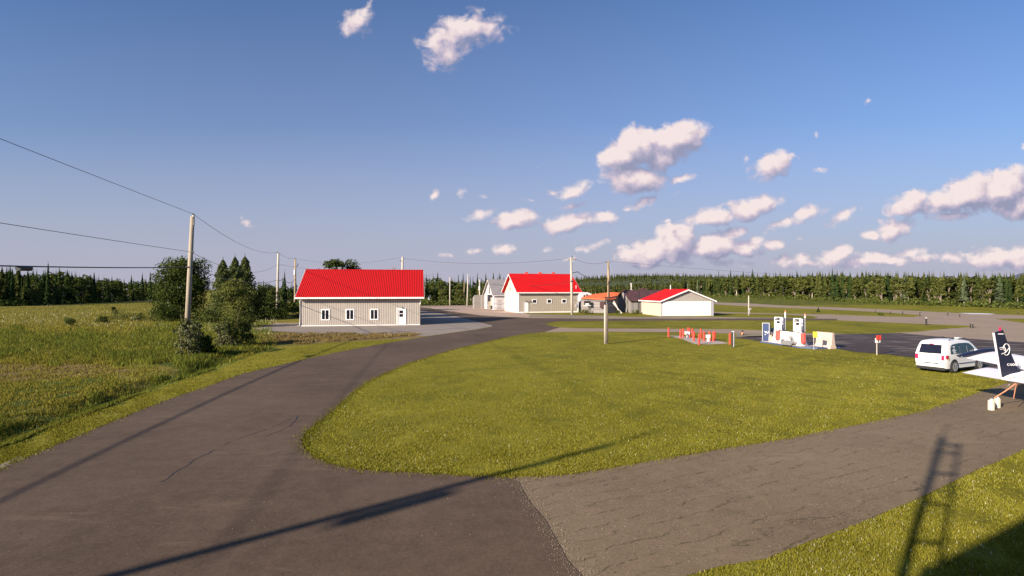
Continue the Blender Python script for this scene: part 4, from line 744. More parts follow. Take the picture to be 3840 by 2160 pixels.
# ------------------------------------------------------------------ minivan
def minivan():
    x0, y0 = G(2401, 938.5); hd = 27.0; c, s = math.cos(R(hd)), math.sin(R(hd)); kx, ky = .845, .80
    # local: x forward from the rear bumper, y = 0 on the right side, z up ; right rear wheel at x = 1.02
    loc = Vector((x0, y0, 0)) - Vector((c, s, 0)) * 1.02 * kx; V = thing('minivan', 'white minivan parked on the lawn edge with dark rear glass and window decals', 'car', (loc.x, loc.y, 0), R(hd))
    V['kind_note'] = ''; del V['kind_note']
    Wd = 1.95; L = 5.1
    xs = [0, .12, .45, 1.0, 1.8, 2.6, 3.2, 3.6, 4.0, 4.25, 4.6, 4.9, 5.1]
    zt = [1.60, 1.665, 1.72, 1.755, 1.765, 1.75, 1.70, 1.52, 1.28, 1.10, 1.02, .92, .72]
    nar = [.10, .04, .015, 0, 0, 0, 0, 0, .0, .02, .05, .14, .30]; zb = [.34, .27, .25, .25, .25, .25, .25, .25, .25, .25, .25, .26, .34]
    def shear(x, z):
        if x < .5: return x + max(0, z - .95) * .42 * (1 - x / .5)
        return x
    def half(x, z, i):                       # inset from the full width at height z
        t = nar[i] + (.05 if z < .45 else 0) + max(0, z - 1.0) * .22 + (.06 if z > zt[i] - .08 else 0)
        return t
    rings = []
    for i, x in enumerate(xs):
        top = zt[i]; zl = [zb[i], .42, .75, 1.0 if top > 1.05 else top * .93, 1.0 + (top - 1.0) * .55 if top > 1.05 else top * .97, top - .05, top]
        side = [(half(x, z, i), z) for z in zl]; side[-1] = (side[-2][0] + .16, top)
        ring = [(shear(x, z) * kx, t * ky, z * .985) for t, z in side] + [(shear(x, top) * kx, Wd * ky / 2, (top + .02) * .985)] + [(shear(x, z) * kx, (Wd - t) * ky, z * .985) for t, z in reversed(side)]
        rings.append(ring)
    body = MB().loft(rings).build('body', 'carwhite', V, smooth=True); md = body.modifiers.new('e', 'EDGE_SPLIT'); md.split_angle = R(38)
    def sidepatch(pts, name, m_, par, out=.012):
        r = []; f = lambda x, z: (shear(x, z) * kx, (max(0, z - 1.0) * .22 - out) * ky, z * .985)
        n = len(pts); mb = MB(); mb.add([f(*p) for p in pts] + [tuple(np.add(f(*p), (0, .02, 0))) for p in pts], [tuple(range(n)), tuple(range(2*n-1, n-1, -1))] + [(i, n+i, n+(i+1) % n, (i+1) % n) for i in range(n)])
        return mb.build(name, m_, par)
    rg = sidepatch([(.62, 1.04), (.66, 1.30), (.78, 1.47), (1.0, 1.55), (1.75, 1.60), (1.75, 1.04)], 'rear_side_window', 'glass', V)
    sidepatch([(1.79, 1.04), (1.79, 1.60), (2.62, 1.595), (2.62, 1.04)], 'sliding_door_window', 'glass', V)
    sidepatch([(2.68, 1.04), (2.68, 1.59), (3.0, 1.56), (3.35, 1.40), (3.72, 1.08), (3.72, 1.04)], 'front_door_window', 'glass', V)
    dc = MB()
    for (xa, xb, z) in ((.82, .90, 1.42), (.98, 1.20, 1.42), (1.0, 1.14, 1.36), (.90, 1.16, 1.27), (.80, 1.26, 1.20), (.92, 1.14, 1.14), (.86, 1.22, 1.08)):
        yy_ = (max(0, z - 1) * .22 - .02) * ky; dc.add([(xa*kx, yy_, z*.985), (xb*kx, yy_, z*.985), (xb*kx, yy_ + .008, (z+.035)*.985), (xa*kx, yy_ + .008, (z+.035)*.985)], [(0, 1, 2, 3)])
    dc.build('decal', 'vinyl', rg)
    # rear glass, on the slanted tailgate
    def rear(pts, name, m_, par=V, out=.012):
        f = lambda y, z: ((shear(0, z) - out) * kx, y * ky, z * .985); n = len(pts)
        mb = MB(); mb.add([f(*p) for p in pts] + [tuple(np.add(f(*p), (.02, 0, 0))) for p in pts], [tuple(range(n)), tuple(range(2*n-1, n-1, -1))] + [(i, n+i, n+(i+1) % n, (i+1) % n) for i in range(n)]); return mb.build(name, m_, par)
    rear([(.30, 1.07), (.36, 1.54), (Wd - .36, 1.54), (Wd - .30, 1.07)], 'rear_window', 'glass')
    rear([(.85, 1.545), (.85, 1.585), (1.10, 1.585), (1.10, 1.545)], 'brake_light', 'tail_light', out=.03)
    rear([(.55, .86), (.55, .885), (1.40, .885), (1.40, .86)], 'tailgate_trim', 'steel'); rear([(.45, .50), (.45, .555), (1.50, .555), (1.50, .50)], 'bumper_step', 'black')
    for a, b in ((.105, .27), (Wd - .27, Wd - .105)):
        t_ = rear([(a, .72), (a, .98), (b, .98), (b, .72)], 'tail_light', 'tail_light', out=.02)
    m = MB(); m.box(.09 * kx, .26 * kx, -.02, .06, .80, .98); m.build('side_lamp', 'tail_light', V); m = MB(); m.box(.26 * kx, .30 * kx, -.02, .06, .74, .98); m.build('side_marker', 'amber', V)
    m = MB(); [m.tube([(1.0 * kx, y, 1.74), (1.15*kx, y, 1.80), (3.0 * kx, y, 1.79), (3.2 * kx, y, 1.71)], .018) for y in (.32 * ky, (Wd - .32) * ky)]; m.build('roof_rail', 'black', V)
    m = MB(); m.box(2.3 * kx, 2.7 * kx, .3, .5, 1.79, 1.84); m.build('roof_item', 'vinyl', V)
    m = MB(); m.box(2.45 * kx, 2.62 * kx, -.03, .0, .90, .93); m.box(1.9 * kx, 2.05 * kx, -.03, .0, .90, .93); m.build('door_handle', 'steel', V)
    m = MB(); m.box(3.45*kx, 3.65*kx, -.2, .02, 1.02, 1.18); m.build('mirror', 'carwhite', V, bevel=.03)
    m = MB(); m.box(1.5 * kx, 3.6 * kx, -.012, .03, .50, .53); m.build('side_moulding', 'grey_box', V)
    m = MB(); m.box(.1 * kx, 4.9 * kx, .1, Wd * ky - .1, .16, .30); m.build('underbody', 'black', V)
    for xw in (1.02, 4.1):
        for side, yw in ((-1, .0), (1, Wd * ky)):
            ar = MB(); yo = yw + side * .006
            pts = [(xw * kx + .41 * math.cos(t) * .92, .34 + .41 * math.sin(t)) for t in np.linspace(-.35, math.pi + .35, 18)]
            ar.prism(pts, 'y', min(yo, yo - side * .06), max(yo, yo - side * .06)).build('wheel_arch', 'black', V)
            w = MB(); w.cyl((xw * kx, yw - side * .18, .335), (xw * kx, yw + side * .03, .335), .335, n=28); wt_ = w.build('wheel', 'rubber', V, smooth=False, bevel=.02)
            rm = MB(); yy0 = yw + side * .032; rm.tube([(xw*kx + .225*math.cos(t), yy0, .335 + .225*math.sin(t)) for t in np.linspace(0, 2*math.pi, 25)], .022)
            for k in range(9): t = k * 2 * math.pi / 9; rm.cyl((xw*kx + .04*math.cos(t), yy0, .335 + .04*math.sin(t)), (xw*kx + .22*math.cos(t), yy0, .335 + .22*math.sin(t)), .022, .03, n=5)
            rm.cyl((xw*kx, yy0 - .01, .335), (xw*kx, yy0 + .01, .335), .06, n=10); rm.build('rim', 'alloy', wt_)
minivan()
# ------------------------------------------------------------------ light aircraft
def aircraft():
    A = thing('light_aircraft', 'white low wing light aircraft with a navy tail fin at the right edge', 'aircraft', (18.75, 21.35, 0), R(3))
    def prof(y, xle, xte, z, th, n=10):
        out = []
        for i in range(n): t = i / (n - 1); out.append((xle + (xte - xle) * t, y, z + th * (1.48 * math.sqrt(t) - .63 * t - 1.76 * t*t + 1.42 * t**3 - .51 * t**4) * 1.0))
        for i in range(n - 2, 0, -1): t = i / (n - 1); out.append((xle + (xte - xle) * t, y, z - th * .45 * (1.48 * math.sqrt(t) - .63 * t - 1.76 * t*t + 1.42 * t**3 - .51 * t**4)))
        return out
    def tw(r, k):
        xs_ = [p[0] for p in r]; c_ = (max(xs_) + min(xs_)) / 2; w2_ = (max(xs_) - min(xs_)) / 2
        return [(p[0], p[1], p[2] + k * (p[0] - c_) / w2_) for p in r]
    # fuselage, nose along +x, tail cone end at x = 0.1
    fr = []
    for (x, zc, hz_, hy_) in ((.0, 1.10, .05, .03), (.35, 1.10, .17, .12), (1.2, 1.12, .30, .25), (2.4, 1.17, .43, .40), (3.4, 1.25, .56, .52), (4.3, 1.36, .68, .58), (5.2, 1.34, .66, .60), (6.1, 1.16, .46, .55), (7.0, 1.08, .38, .45), (7.5, 1.04, .22, .24)):
        fr.append([(x, hy_ * math.cos(t), zc + hz_ * math.sin(t)) for t in np.linspace(0, 2 * math.pi, 20, endpoint=False)])
    fus = MB().loft(fr).build('fuselage', 'planewhite', A, smooth=True)
    cw = []
    for (x, z0, hy_, up_) in ((3.3, 1.55, .40, .22), (3.8, 1.62, .50, .38), (4.6, 1.66, .54, .50), (5.3, 1.62, .52, .40), (5.9, 1.50, .42, .12)): cw.append([(x, hy_ * math.cos(t), z0 + up_ * math.sin(t)) for t in np.linspace(0, math.pi, 12)] )
    MB().loft(cw).build('canopy', 'glass', A, smooth=True)
    MB().box(7.5, 7.62, -.06, .06, .2, 1.9).build('propeller', 'black', A)
    # fin
    fin = [(.02, 1.12), (-.27, 2.84), (.06, 2.95), (.42, 1.95), (.66, 1.42), (.85, 1.25)]
    fn = MB().prism(fin, 'y', -.045, .045).build('fin', 'navy', A, bevel=.015)
    MB().prism([(-.035, 1.2), (-.315, 2.83), (-.28, 2.84), (.0, 1.15)], 'y', -.03, .03).build('rudder_edge', 'planewhite', fn)
    m = MB(); m.cyl((-.04, 0, 2.90), (-.03, 0, 3.05), .045, .03); m.build('beacon', 'tail_light', fn); m = MB(); m.box(-.16, .06, -.052, -.046, 2.78, 2.81); m.build('stripe', 'vinyl', fn)
    em = MB(); cx_, cz_ = .17, 2.20
    em.tube([(cx_ + .13 * math.cos(t), -.055, cz_ + .22 * math.sin(t)) for t in np.linspace(-2.2, 2.9, 22)], .012, 5)
    em.tube([(cx_ - .27, -.055, cz_ + .06), (cx_ - .08, -.055, cz_ + .10), (cx_ - .02, -.055, cz_ - .02), (cx_ - .06, -.055, cz_ - .13), (cx_ - .2, -.055, cz_ - .17)], .012, 5)
    em.tube([(cx_ - .25, -.055, cz_ + .0), (cx_ - .10, -.055, cz_ + .03), (cx_ - .08, -.055, cz_ - .05)], .010, 5); em.tube([(cx_ + .10, -.055, cz_ + .06), (cx_ + .02, -.055, cz_ - .06), (cx_ - .06, -.055, cz_ - .13)], .009, 5)
    em.build('emblem', 'vinyl', fn)
    text('C-GOOI', .12, fn, (.20, -.050, 1.58), (R(90), 0, 0), 'vinyl', 'registration')
    # stabilator
    for sgn, nm in ((1, 'left'), (-1, 'right')):
        m = MB(); m.loft([tw(prof(sgn * .06, 1.35, -.02, 1.15, .075), .10), tw(prof(sgn * 1.72, 1.15, -.02, 1.15, .055), .10)]); m.build('stabilizer', 'planewhite', A)
    # wing
    for sgn in (1, -1):
        m = MB(); m.loft([tw(prof(sgn * .3, 6.1, 4.0, .95, .22), .13), tw(prof(sgn * 6.1, 5.95, 4.1, 1.22, .22), .13)]); wg = m.build('wing', 'planewhite', A)
        tp = MB(); rg = []
        for (y, k, dz) in ((6.1, 1.0, 0), (6.22, .98, .03), (6.40, .86, .06), (6.54, .55, .08)): 
            a = 5.98 + .10 * k - (1 - k) * .2; b = 4.05 - .25 * k + (1 - k) * .3; rg.append(tw(prof(sgn * y, a, b, 1.25 + dz, .40 * k), .13))
        tp.loft(rg); tp.build('wing_tip', 'navy', wg, smooth=True)
        m = MB(); m.cyl((4.5, sgn * 1.55, 1.0), (4.5, sgn * 1.55, .2), .05); m.build('gear_leg', 'planewhite', A)
        m = MB(); m.cyl((4.5, sgn * 1.55 - .08, .2), (4.5, sgn * 1.55 + .08, .2), .2, n=18); m.build('wheel', 'rubber', A, bevel=.02)
        m = MB(); m.box(3.85, 4.0, sgn * 3.2, sgn * 3.2 + .12, .92, 1.2); m.build('hinge', 'grey_box', wg)
    m = MB(); m.cyl((6.6, 0, .9), (6.7, 0, .2), .04); m.build('nose_leg', 'steel', A); m = MB(); m.cyl((6.7, -.07, .18), (6.7, .07, .18), .18, n=18); m.build('wheel', 'rubber', A)
    m = MB(); m.tube([(.3, 0, .98), (.33, 0, .82), (.26, 0, .80)], .02); m.build('tie_down_ring', 'steel', A); m = MB(); [m.box(.2 + k * .09, .24 + k * .09, -.17, -.14, 1.0 + k * .02, 1.12 + k * .02) for k in range(3)]; m.build('tail_stripe', 'navy', A)
aircraft()
for (px, py, hh, lab) in ((2493, 1031.5, .38, 'white plastic weight jug, the front one under the aircraft tail'), (2508, 1025.5, .37, 'white plastic weight jug, the rear one under the aircraft tail')):
    x, y = G(px, py); o = thing('weight_jug', lab, 'jug', (x, y, 0), R(10), 'weight jugs under the aircraft tail')
    m = MB(); m.cyl((0, 0, 0), (0, 0, hh - .04), .105, .105, n=18); m.cyl((0, 0, hh - .04), (0, 0, hh), .105, .08, n=18); m.build('body', 'cream', o, bevel=.012); m = MB(); m.cyl((.02, 0, hh), (.02, 0, hh + .04), .045, n=10); m.build('lid', 'white', o)
ja = Vector((*G(2501, 1026), .38)); jb = PT(2557, 963, 20.9); tag(MB().tube([ja, ja.lerp(jb, .5) - Vector((0, 0, .02)), jb], .022, 6).build('tie_down_strap', 'rope'), 'orange strap running from the jugs up to the aircraft tail', 'strap')
jc = PT(2551, 990, 20.4); tag(MB().tube([jb, jb.lerp(jc, .5), PT(2549, 1003, 20.4)], .014, 6).build('loose_strap', 'rope'), 'short loose strap end dangling under the aircraft tail', 'strap')
# white and red aircraft far behind the long taupe building
x, y = G(1078, 765.5); o = thing('parked_aircraft', 'tiny distant white aircraft tail showing right of the long taupe building', 'aircraft', (x, y, 0), R(-8))
fr = [[(xx, hy_ * math.cos(t), zc + hz_ * math.sin(t)) for t in np.linspace(0, 2 * math.pi, 10, endpoint=False)] for xx, zc, hz_, hy_ in ((-6, 1.2, .5, .45), (-3.6, 1.25, .6, .55), (-1.5, 1.15, .35, .3), (.3, 1.15, .12, .1))]
MB().loft(fr).build('fuselage', 'planewhite', o, smooth=True); MB().prism([(-.6, 1.3), (.3, 2.75), (.75, 2.75), (.35, 1.1)], 'y', -.06, .06).build('fin', 'planewhite', o)
MB().box(-.5, .4, -1.7, 1.7, 1.18, 1.25).build('stabilizer', 'planewhite', o); MB().box(-5.2, -3.7, -5, 5, 2.0, 2.12).build('wing', 'planewhite', o); MB().box(-3.5, -.8, -.36, -.33, 1.15, 1.3).build('stripe', 'red_paint', o); m = MB(); m.cyl((-4, -1, 0), (-4, -1, .9), .05); m.cyl((-4, 1, 0), (-4, 1, .9), .05); m.cyl((-.2, 0, .05), (-.2, 0, .9), .05); m.build('gear_leg', 'black', o)
# ------------------------------------------------------------------ trees
def spruce_tris(h, Rm, levels, br, start, seed, droop=.25, dens=4):
    r_ = np.random.default_rng(seed); T = []
    for i in range(levels):
        t = i / (levels - 1); z = h * (start + (1 - start) * t); rr = Rm * (1 - t) ** .80 * r_.uniform(.78, 1.12) + .07 * Rm
        a0 = r_.uniform(0, 6.28); lh = h * (1 - start) / levels
        for k in range(9):                       # inner skirts: short dense twigs round the stem
            a = a0 + k * .7 + r_.uniform(-.2, .2); b_ = a + .7 * r_.uniform(.9, 1.6); ra, rb = rr * r_.uniform(.45, .82, 2)
            T.append([[ra * math.cos(a), ra * math.sin(a), z - lh * r_.uniform(.2, 1.3)], [rb * math.cos(b_), rb * math.sin(b_), z - lh * r_.uniform(.2, 1.3)], [0, 0, z + lh * r_.uniform(1.2, 2.4)]])
        for k in range(br):
            a = a0 + 2 * math.pi * k / br + r_.uniform(-.35, .35); q = rr * r_.uniform(.6, 1.12); d = np.array([math.cos(a), math.sin(a), 0]); s = np.array([-d[1], d[0], 0])
            for j in range(dens):
                u0 = j / dens * .9; u1 = min(1, u0 + r_.uniform(.28, .5)); wv = (.24 * q + .16 * h / levels * 2) * (1 - u0 * .55) * r_.uniform(.6, 1.2)
                p0 = d * q * u0 + [0, 0, z - droop * q * u0 ** 1.3]; p1 = d * q * u1 + [0, 0, z - droop * q * u1 ** 1.3 + .06 * q]; side = s * wv + np.array([0, 0, r_.uniform(-.5, .2) * wv])
                if j % 2: T.append([p0 + side, p0 - side * .3, p1]);
                else: T.append([p0 - side, p0 + side * .3, p1])
                if r_.random() < .6: pm = (p0 + p1) / 2; T.append([pm + s * .08, pm - s * .10, pm + [r_.uniform(-.1, .1), r_.uniform(-.1, .1), -r_.uniform(.12, .34) * (h / 9)]])
    T.append([[-.06, 0, h * .93], [.06, 0, h * .93], [0, 0, h * 1.05]]); T.append([[0, -.06, h * .93], [0, .06, h * .93], [0, 0, h * 1.05]])
    return np.array(T)
def leaf_tris(P, size, r_, out=None):
    n = len(P); a = r_.normal(size=(n, 3)); a /= np.linalg.norm(a, axis=1)[:, None]; b = r_.normal(size=(n, 3)); b -= (a * b).sum(1)[:, None] * a; b /= np.linalg.norm(b, axis=1)[:, None]
    s = size * r_.uniform(.55, 1.35, (n, 1)); return np.stack([P - a * s * .5 - b * s * .25, P + a * s * .5 - b * s * .15, P + b * s * .6], 1)
def decid_pts(h, w, n, seed, base=.12, lobes=26, egg=.55):
    r_ = np.random.default_rng(seed); L = []
    for i in range(lobes):
        z = base + (1 - base) * r_.uniform(.05, .95); rad = w / 2 * math.sqrt(max(.06, 1 - ((z - egg) / (1.02 - min(egg, .5) * .5)) ** 2)); a = r_.uniform(0, 6.28); q = rad * r_.uniform(.25, .82)
        L.append((q * math.cos(a), q * math.sin(a), z * h, w * r_.uniform(.12, .23)))
    L = np.array(L); k = r_.integers(0, lobes, n); d = r_.normal(size=(n, 3)); d /= np.linalg.norm(d, axis=1)[:, None]; d[:, 2] *= .8
    P = L[k, :3] + d * (L[k, 3] * r_.uniform(.5, 1.12, n))[:, None]; P[:, 2] = np.clip(P[:, 2], .15, None); return P, L
def make_spruce(name, lab, h, Rm, levels, br, start, seed, m_='spruce', bark='bark', dens=3, trunk_r=.13):
    root = thing(name, lab, 'tree', (0, 0, 0)); MB().tube([(0, 0, -.2), (.03, 0, h * .5), (0, 0, h * .97)], [trunk_r, trunk_r * .6, .02], 6).build('trunk', bark, root)
    soup('crown', spruce_tris(h, Rm, levels, br, start, seed, dens=dens), m_, root); return root
def make_decid(name, lab, h, w, n, seed, m_, size=.22, bark='bark', base=.12, lobes=26, stems=1, egg=.55):
    root = thing(name, lab, 'tree' if h > 3.2 else 'bush', (0, 0, 0)); P, L = decid_pts(h, w, n, seed, base, lobes, egg); r_ = np.random.default_rng(seed + 1)
    soup('crown', leaf_tris(P, size, r_), m_, root); m = MB()
    for s in range(stems):
        ox, oy = (0, 0) if stems == 1 else (r_.uniform(-.12, .12) * w, r_.uniform(-.12, .12) * w)
        m.tube([(ox, oy, -.2), (ox * 1.5, oy * 1.5, h * .3), (ox * 2.2 + .1, oy * 2.2, h * .72)], [.018 * h + .02, .013 * h, .02], 6)
    for i in range(min(9, lobes)): l_ = L[i]; m.tube([(0, 0, max(.1, l_[2] * .45)), (l_[0] * .6, l_[1] * .6, l_[2] * .8), (l_[0], l_[1], l_[2])], [.008 * h + .01, .006 * h, .012], 5)
    m.build('trunk', bark, root); return root
HID = (0, -400, 0)
protoS = [make_spruce('spruce_tree', '', 9, 1.45, 20, 8, .06, 11), make_spruce('spruce_tree', '', 9, 1.1, 22, 7, .10, 12), make_spruce('spruce_tree', '', 9, 1.7, 18, 8, .04, 13, 'spruce_olive'),
          make_spruce('spruce_tree', '', 9, 1.2, 16, 7, .38, 14, 'spruce_olive', 'bark_pale'), make_spruce('spruce_tree', '', 9, 1.35, 17, 7, .22, 15, 'spruce_blue', 'bark_pale'), make_spruce('spruce_tree', '', 9, .85, 22, 6, .15, 16)]
protoD = [make_decid('leafy_tree', '', 8, 4.2, 1500, 21, 'leaf_mid', .42, 'bark', .05), make_decid('leafy_tree', '', 8, 3.4, 1300, 22, 'leaf_dark', .40, 'bark_pale', .08), make_decid('leafy_tree', '', 8, 3.8, 1400, 23, 'leaf_olive', .42, 'bark', .04), make_decid('leafy_tree', '', 8, 2.5, 1200, 24, 'spruce_olive', .40, 'bark_stem', .22, 22, 1, .45), make_decid('leafy_tree', '', 8, 2.2, 1000, 25, 'leaf_olive', .36, 'bark_stem', .35, 18, 1, .5)]
used = set()
def put(proto, x, y, h, label, group, wscale=1.0):
    base = 9.0 if proto in protoS else 8.0; s = h / base; rz_ = random.uniform(0, 6.28)
    if proto.name not in used:
        used.add(proto.name); proto.location = (x, y, 0); proto.rotation_euler = (0, 0, rz_); proto.scale = (s * wscale, s * wscale, s); proto['label'] = label; proto['group'] = group; return proto
    return dup(proto, (x, y, 0), rz_, (s * wscale, s * wscale, s), label, group)
def row(x0, x1, base, top, n, protos, wts, name, group, jit=10, wsc=1.0, dj=.10):
    ks = {0: 'dark broad spruce', 1: 'dark slim spruce', 2: 'olive spruce', 3: 'bare stemmed olive spruce', 4: 'grey green spruce', 5: 'needle thin dark spruce', 6: 'green leafy tree', 7: 'dark leafy tree', 8: 'olive leafy tree', 9: 'narrow olive tree', 10: 'thin tree with a bare pale stem'}
    for i in range(n):
        px = x0 + (x1 - x0) * (i + random.uniform(-.35, .35) + .5) / n; pb = float(np.interp(px, [q[0] for q in base], [q[1] for q in base])); pt = float(np.interp(px, [q[0] for q in top], [q[1] for q in top])) + random.uniform(-.55, .55) * jit
        D = F * H / (pb - HY) * (1 + random.uniform(0, dj)); h = (H + (HY - pt) / F * D); k = random.choices(range(len(protos)), wts)[0]
        P = (protoS + protoD); idx_ = protos[k]
        if idx_ >= 6: h *= .86
        put(P[idx_], (px - CX) / F * D, D, h, f'{ks[idx_]} {name}', group, wsc * random.uniform(.8, 1.2))
# left wood
LB = [(-300,772),(0,770.5),(150,765.5),(300,759),(400,754)]; LT = [(-300,668),(0,676),(60,682),(120,684),(180,688),(240,694),(300,700),(400,706)]
row(-60, 412, LB, LT, 48, [0, 1, 2, 5, 6, 7], [4, 3, 1.5, 1.5, 1.2, 3], 'in the dark wood beyond the left field', 'trees beyond the left field', 26, 1.2)
row(-60, 412, [(a, b + .8) for a, b in LB], [(a, b + 34) for a, b in LT], 22, [0, 2, 6, 8], [2, 2, 2, 1], 'standing small at the foot of the left wood', 'low trees at the foot of the left wood', 14, 1.3)
D = 150; put(protoS[1], (121 - CX) / F * D, D, H + (HY - 664) / F * D, 'tallest spruce spire rising out of the left wood', 'trees beyond the left field', .9)
D = 190; put(protoS[5], (378 - CX) / F * D, D, H + (HY - 686) / F * D, 'tall thin spire at the right part of the left wood', 'trees beyond the left field', 1.2)
# behind and between, left of the red roof
row(640, 757, [(640,783),(757,776)], [(640,712),(700,712),(757,706)], 12, [0, 1, 5, 7, 6], [2, 2, 1, 2, 2], 'left of the long red roof', 'trees left of the long red roof', 16)
D = 125; put(protoS[0], (716 - CX) / F * D, D, H + (HY - 686) / F * D, 'pointed spruce standing between the two poles left of the red roof', 'trees left of the long red roof', .8)
# centre wood
CB = [(1040,766),(1262,764)]; CT = [(1040,697),(1090,692),(1130,702),(1262,700)]
row(1045, 1275, CB, CT, 26, [6, 7, 0, 1, 5], [4, 3, 2, 2, 2], 'in the wood between the long red roof and the hangars', 'trees between the roofs', 16)
row(1045, 1275, [(1040,768),(1262,766)], [(1040,722),(1262,722)], 16, [6, 8, 7], [3, 2, 1], 'low in front of the centre wood', 'low trees of the centre wood', 12)
for px, pt, k in ((1101, 687, 0), (1201, 689, 5), (1222, 690, 0), (1241, 688, 0), (1153, 692, 5), (1165, 689, 5), (1256, 690, 1)):
    D = 176; put(protoS[k], (px - CX) / F * D, D, H + (HY - pt) / F * D, f'spire number {["one","two"][0]} of the centre wood' if False else ('broad' if k == 0 else 'narrow') + ' spruce spire topping the centre wood', 'trees between the roofs', .9)

# right wood
RB = [(1440,742),(1600,742.5),(1802,746),(1900,749.5),(2000,754),(2100,757.5),(2173,761.5),(2300,767),(2450,772),(2576,776.5),(2760,784)]
RT = [(1440,715),(1560,712),(1700,706),(1802,697),(1900,691),(2100,688),(2200,688),(2350,690),(2500,693),(2760,698)]
row(1690, 2640, RB, RT, 100, [2, 3, 4, 0, 1, 5, 6, 8, 9, 10], [3, 3, 2, 1.6, 1.2, .8, 2, 2.5, 5, 4], 'in the wood beyond the runway', 'trees beyond the runway', 6, 1.4, .06)
row(1440, 1690, [(1440,743.5),(1690,744.5)], RT, 14, [2, 3, 0, 9], [3, 3, 1, 4], 'seen beyond the roofs of the sheds', 'trees beyond the runway', 8, 1.2)
for px, pt, k in ((1838, 681, 0), (1893, 679, 0), (2094, 678, 0), (1808, 682, 5), (1870, 683, 1), (2004, 683, 5)):
    D = F * H / (float(np.interp(px, [q[0] for q in RB], [q[1] for q in RB])) - HY) * 1.03; put(protoS[k], (px - CX) / F * D, D, H + (HY - pt) / F * D, ('broad' if k == 0 else 'thin') + ' dark spruce top standing above the wood beyond the runway', 'trees beyond the runway', .85)
# the wood behind as one mass
def mass(name, spec, m_, label, cat='forest'):
    T = []
    for (x0, x1, n, base, top, dmin, dmax, wd) in spec:
        protoT = [spruce_tris(9, 1.4, 9, 5, .1, s, dens=2) for s in range(40, 43)] + [leaf_tris(decid_pts(8.6, w9, 150, s, .1, 16)[0], .75, np.random.default_rng(s)) for s, w9 in ((60, 2.6), (61, 2.2), (62, 3.0), (63, 2.4))]
        for i in range(n):
            px = random.uniform(x0, x1); pb = float(np.interp(px, [q[0] for q in base], [q[1] for q in base])); D0 = F * H / (pb - HY); D = D0 * random.uniform(dmin, dmax)
            pt = float(np.interp(px, [q[0] for q in top], [q[1] for q in top])) + random.uniform(-2, 10) ; z0 = 0; h = H + (HY - pt) / F * D; s = h / 9 * 1.0; a = random.uniform(0, 6.28); c, s_ = math.cos(a), math.sin(a)
            t = random.choice(protoT) @ np.array([[c, s_, 0], [-s_, c, 0], [0, 0, 1]]); t = t * [s * wd, s * wd, s] + [(px - CX) / F * D, D, z0]; T.append(t)
    o = soup(name, np.concatenate(T), m_); tag(o, label, cat, kind='stuff'); return o
mass('forest', [(-300, 420, 330, LB, [(a, b + 4) for a, b in LT], 1.08, 1.5, 1.1), (630, 760, 40, [(640,776),(757,774)], [(640,716),(757,712)], 1.1, 1.5, 1.1), (1040, 1280, 70, CB, [(a, b + 5) for a, b in CT], 1.08, 1.4, 1.1)], 'spruce', 'dark spruce forest continuing behind the first trees')
mass('olive_forest', [(1430, 2800, 900, RB, [(a, b + 2) for a, b in RT], 1.05, 1.35, 1.7)], 'spruce_olive', 'olive green spruce forest continuing behind the trees beyond the runway')
# hillside trees
T = []; pr_ = [spruce_tris(9, 2.0, 6, 4, .1, s, dens=2) for s in range(50, 54)]
hp = [(1200,722),(1380,712),(1450,704),(1520,699),(1600,695),(1680,694),(1760,696),(1850,699),(2000,702)]
for i in range(900):
    px = random.uniform(1380, 1900); f_ = random.random() ** .6; ptop = float(np.interp(px, [q[0] for q in hp], [q[1] for q in hp])); D = 855 + 45 * f_; z = (H - (ptop - HY) / F * 900) * (.55 + .45 * f_) if D > 0 else 0
    s = random.uniform(.75, 1.15); T.append(random.choice(pr_) * [s, s, s] + [(px - CX) / F * D, D, z - 4])
tag(soup('hillside_trees', np.concatenate(T), 'spruce_olive'), 'distant tree cover on the far hill slope', 'forest', kind='stuff')
# undergrowth along the wood edges
def brush(name, spec, m_, label):
    P = []
    for (x0, x1, n, base, h, dep) in spec:
        px = rng.uniform(x0, x1, n); pb = np.interp(px, [q[0] for q in base], [q[1] for q in base]); D = F * H / (pb - HY) * (1 + rng.uniform(-.01, dep, n)); X = (px - CX) / F * D
        bump_ = .45 + .55 * (np.sin(px * .11) * np.sin(px * .043 + 2) * .5 + .5); P.append(np.stack([X, D, rng.random(n) ** 1.2 * h * bump_ * rng.uniform(.6, 1.3, n)], 1))
    P = np.concatenate(P); r_ = np.random.default_rng(3); tag(soup(name, leaf_tris(P, .55, r_), m_), label, 'undergrowth', kind='stuff')
brush('undergrowth', [(1430, 2800, 13000, [(a, b + .5) for a, b in RB], 2.0, .05), (1030, 1280, 4000, [(1040,769),(1262,767)], 2.0, .06)], 'leaf_mid', 'green brush along the foot of the woods')
brush('dark_undergrowth', [(-300, 420, 6000, [(a, b + .5) for a, b in LB], 2.4, .06), (630, 760, 3500, [(630,790),(757,783)], 2.4, .10)], 'leaf_dark', 'dark brush along the foot of the left wood')
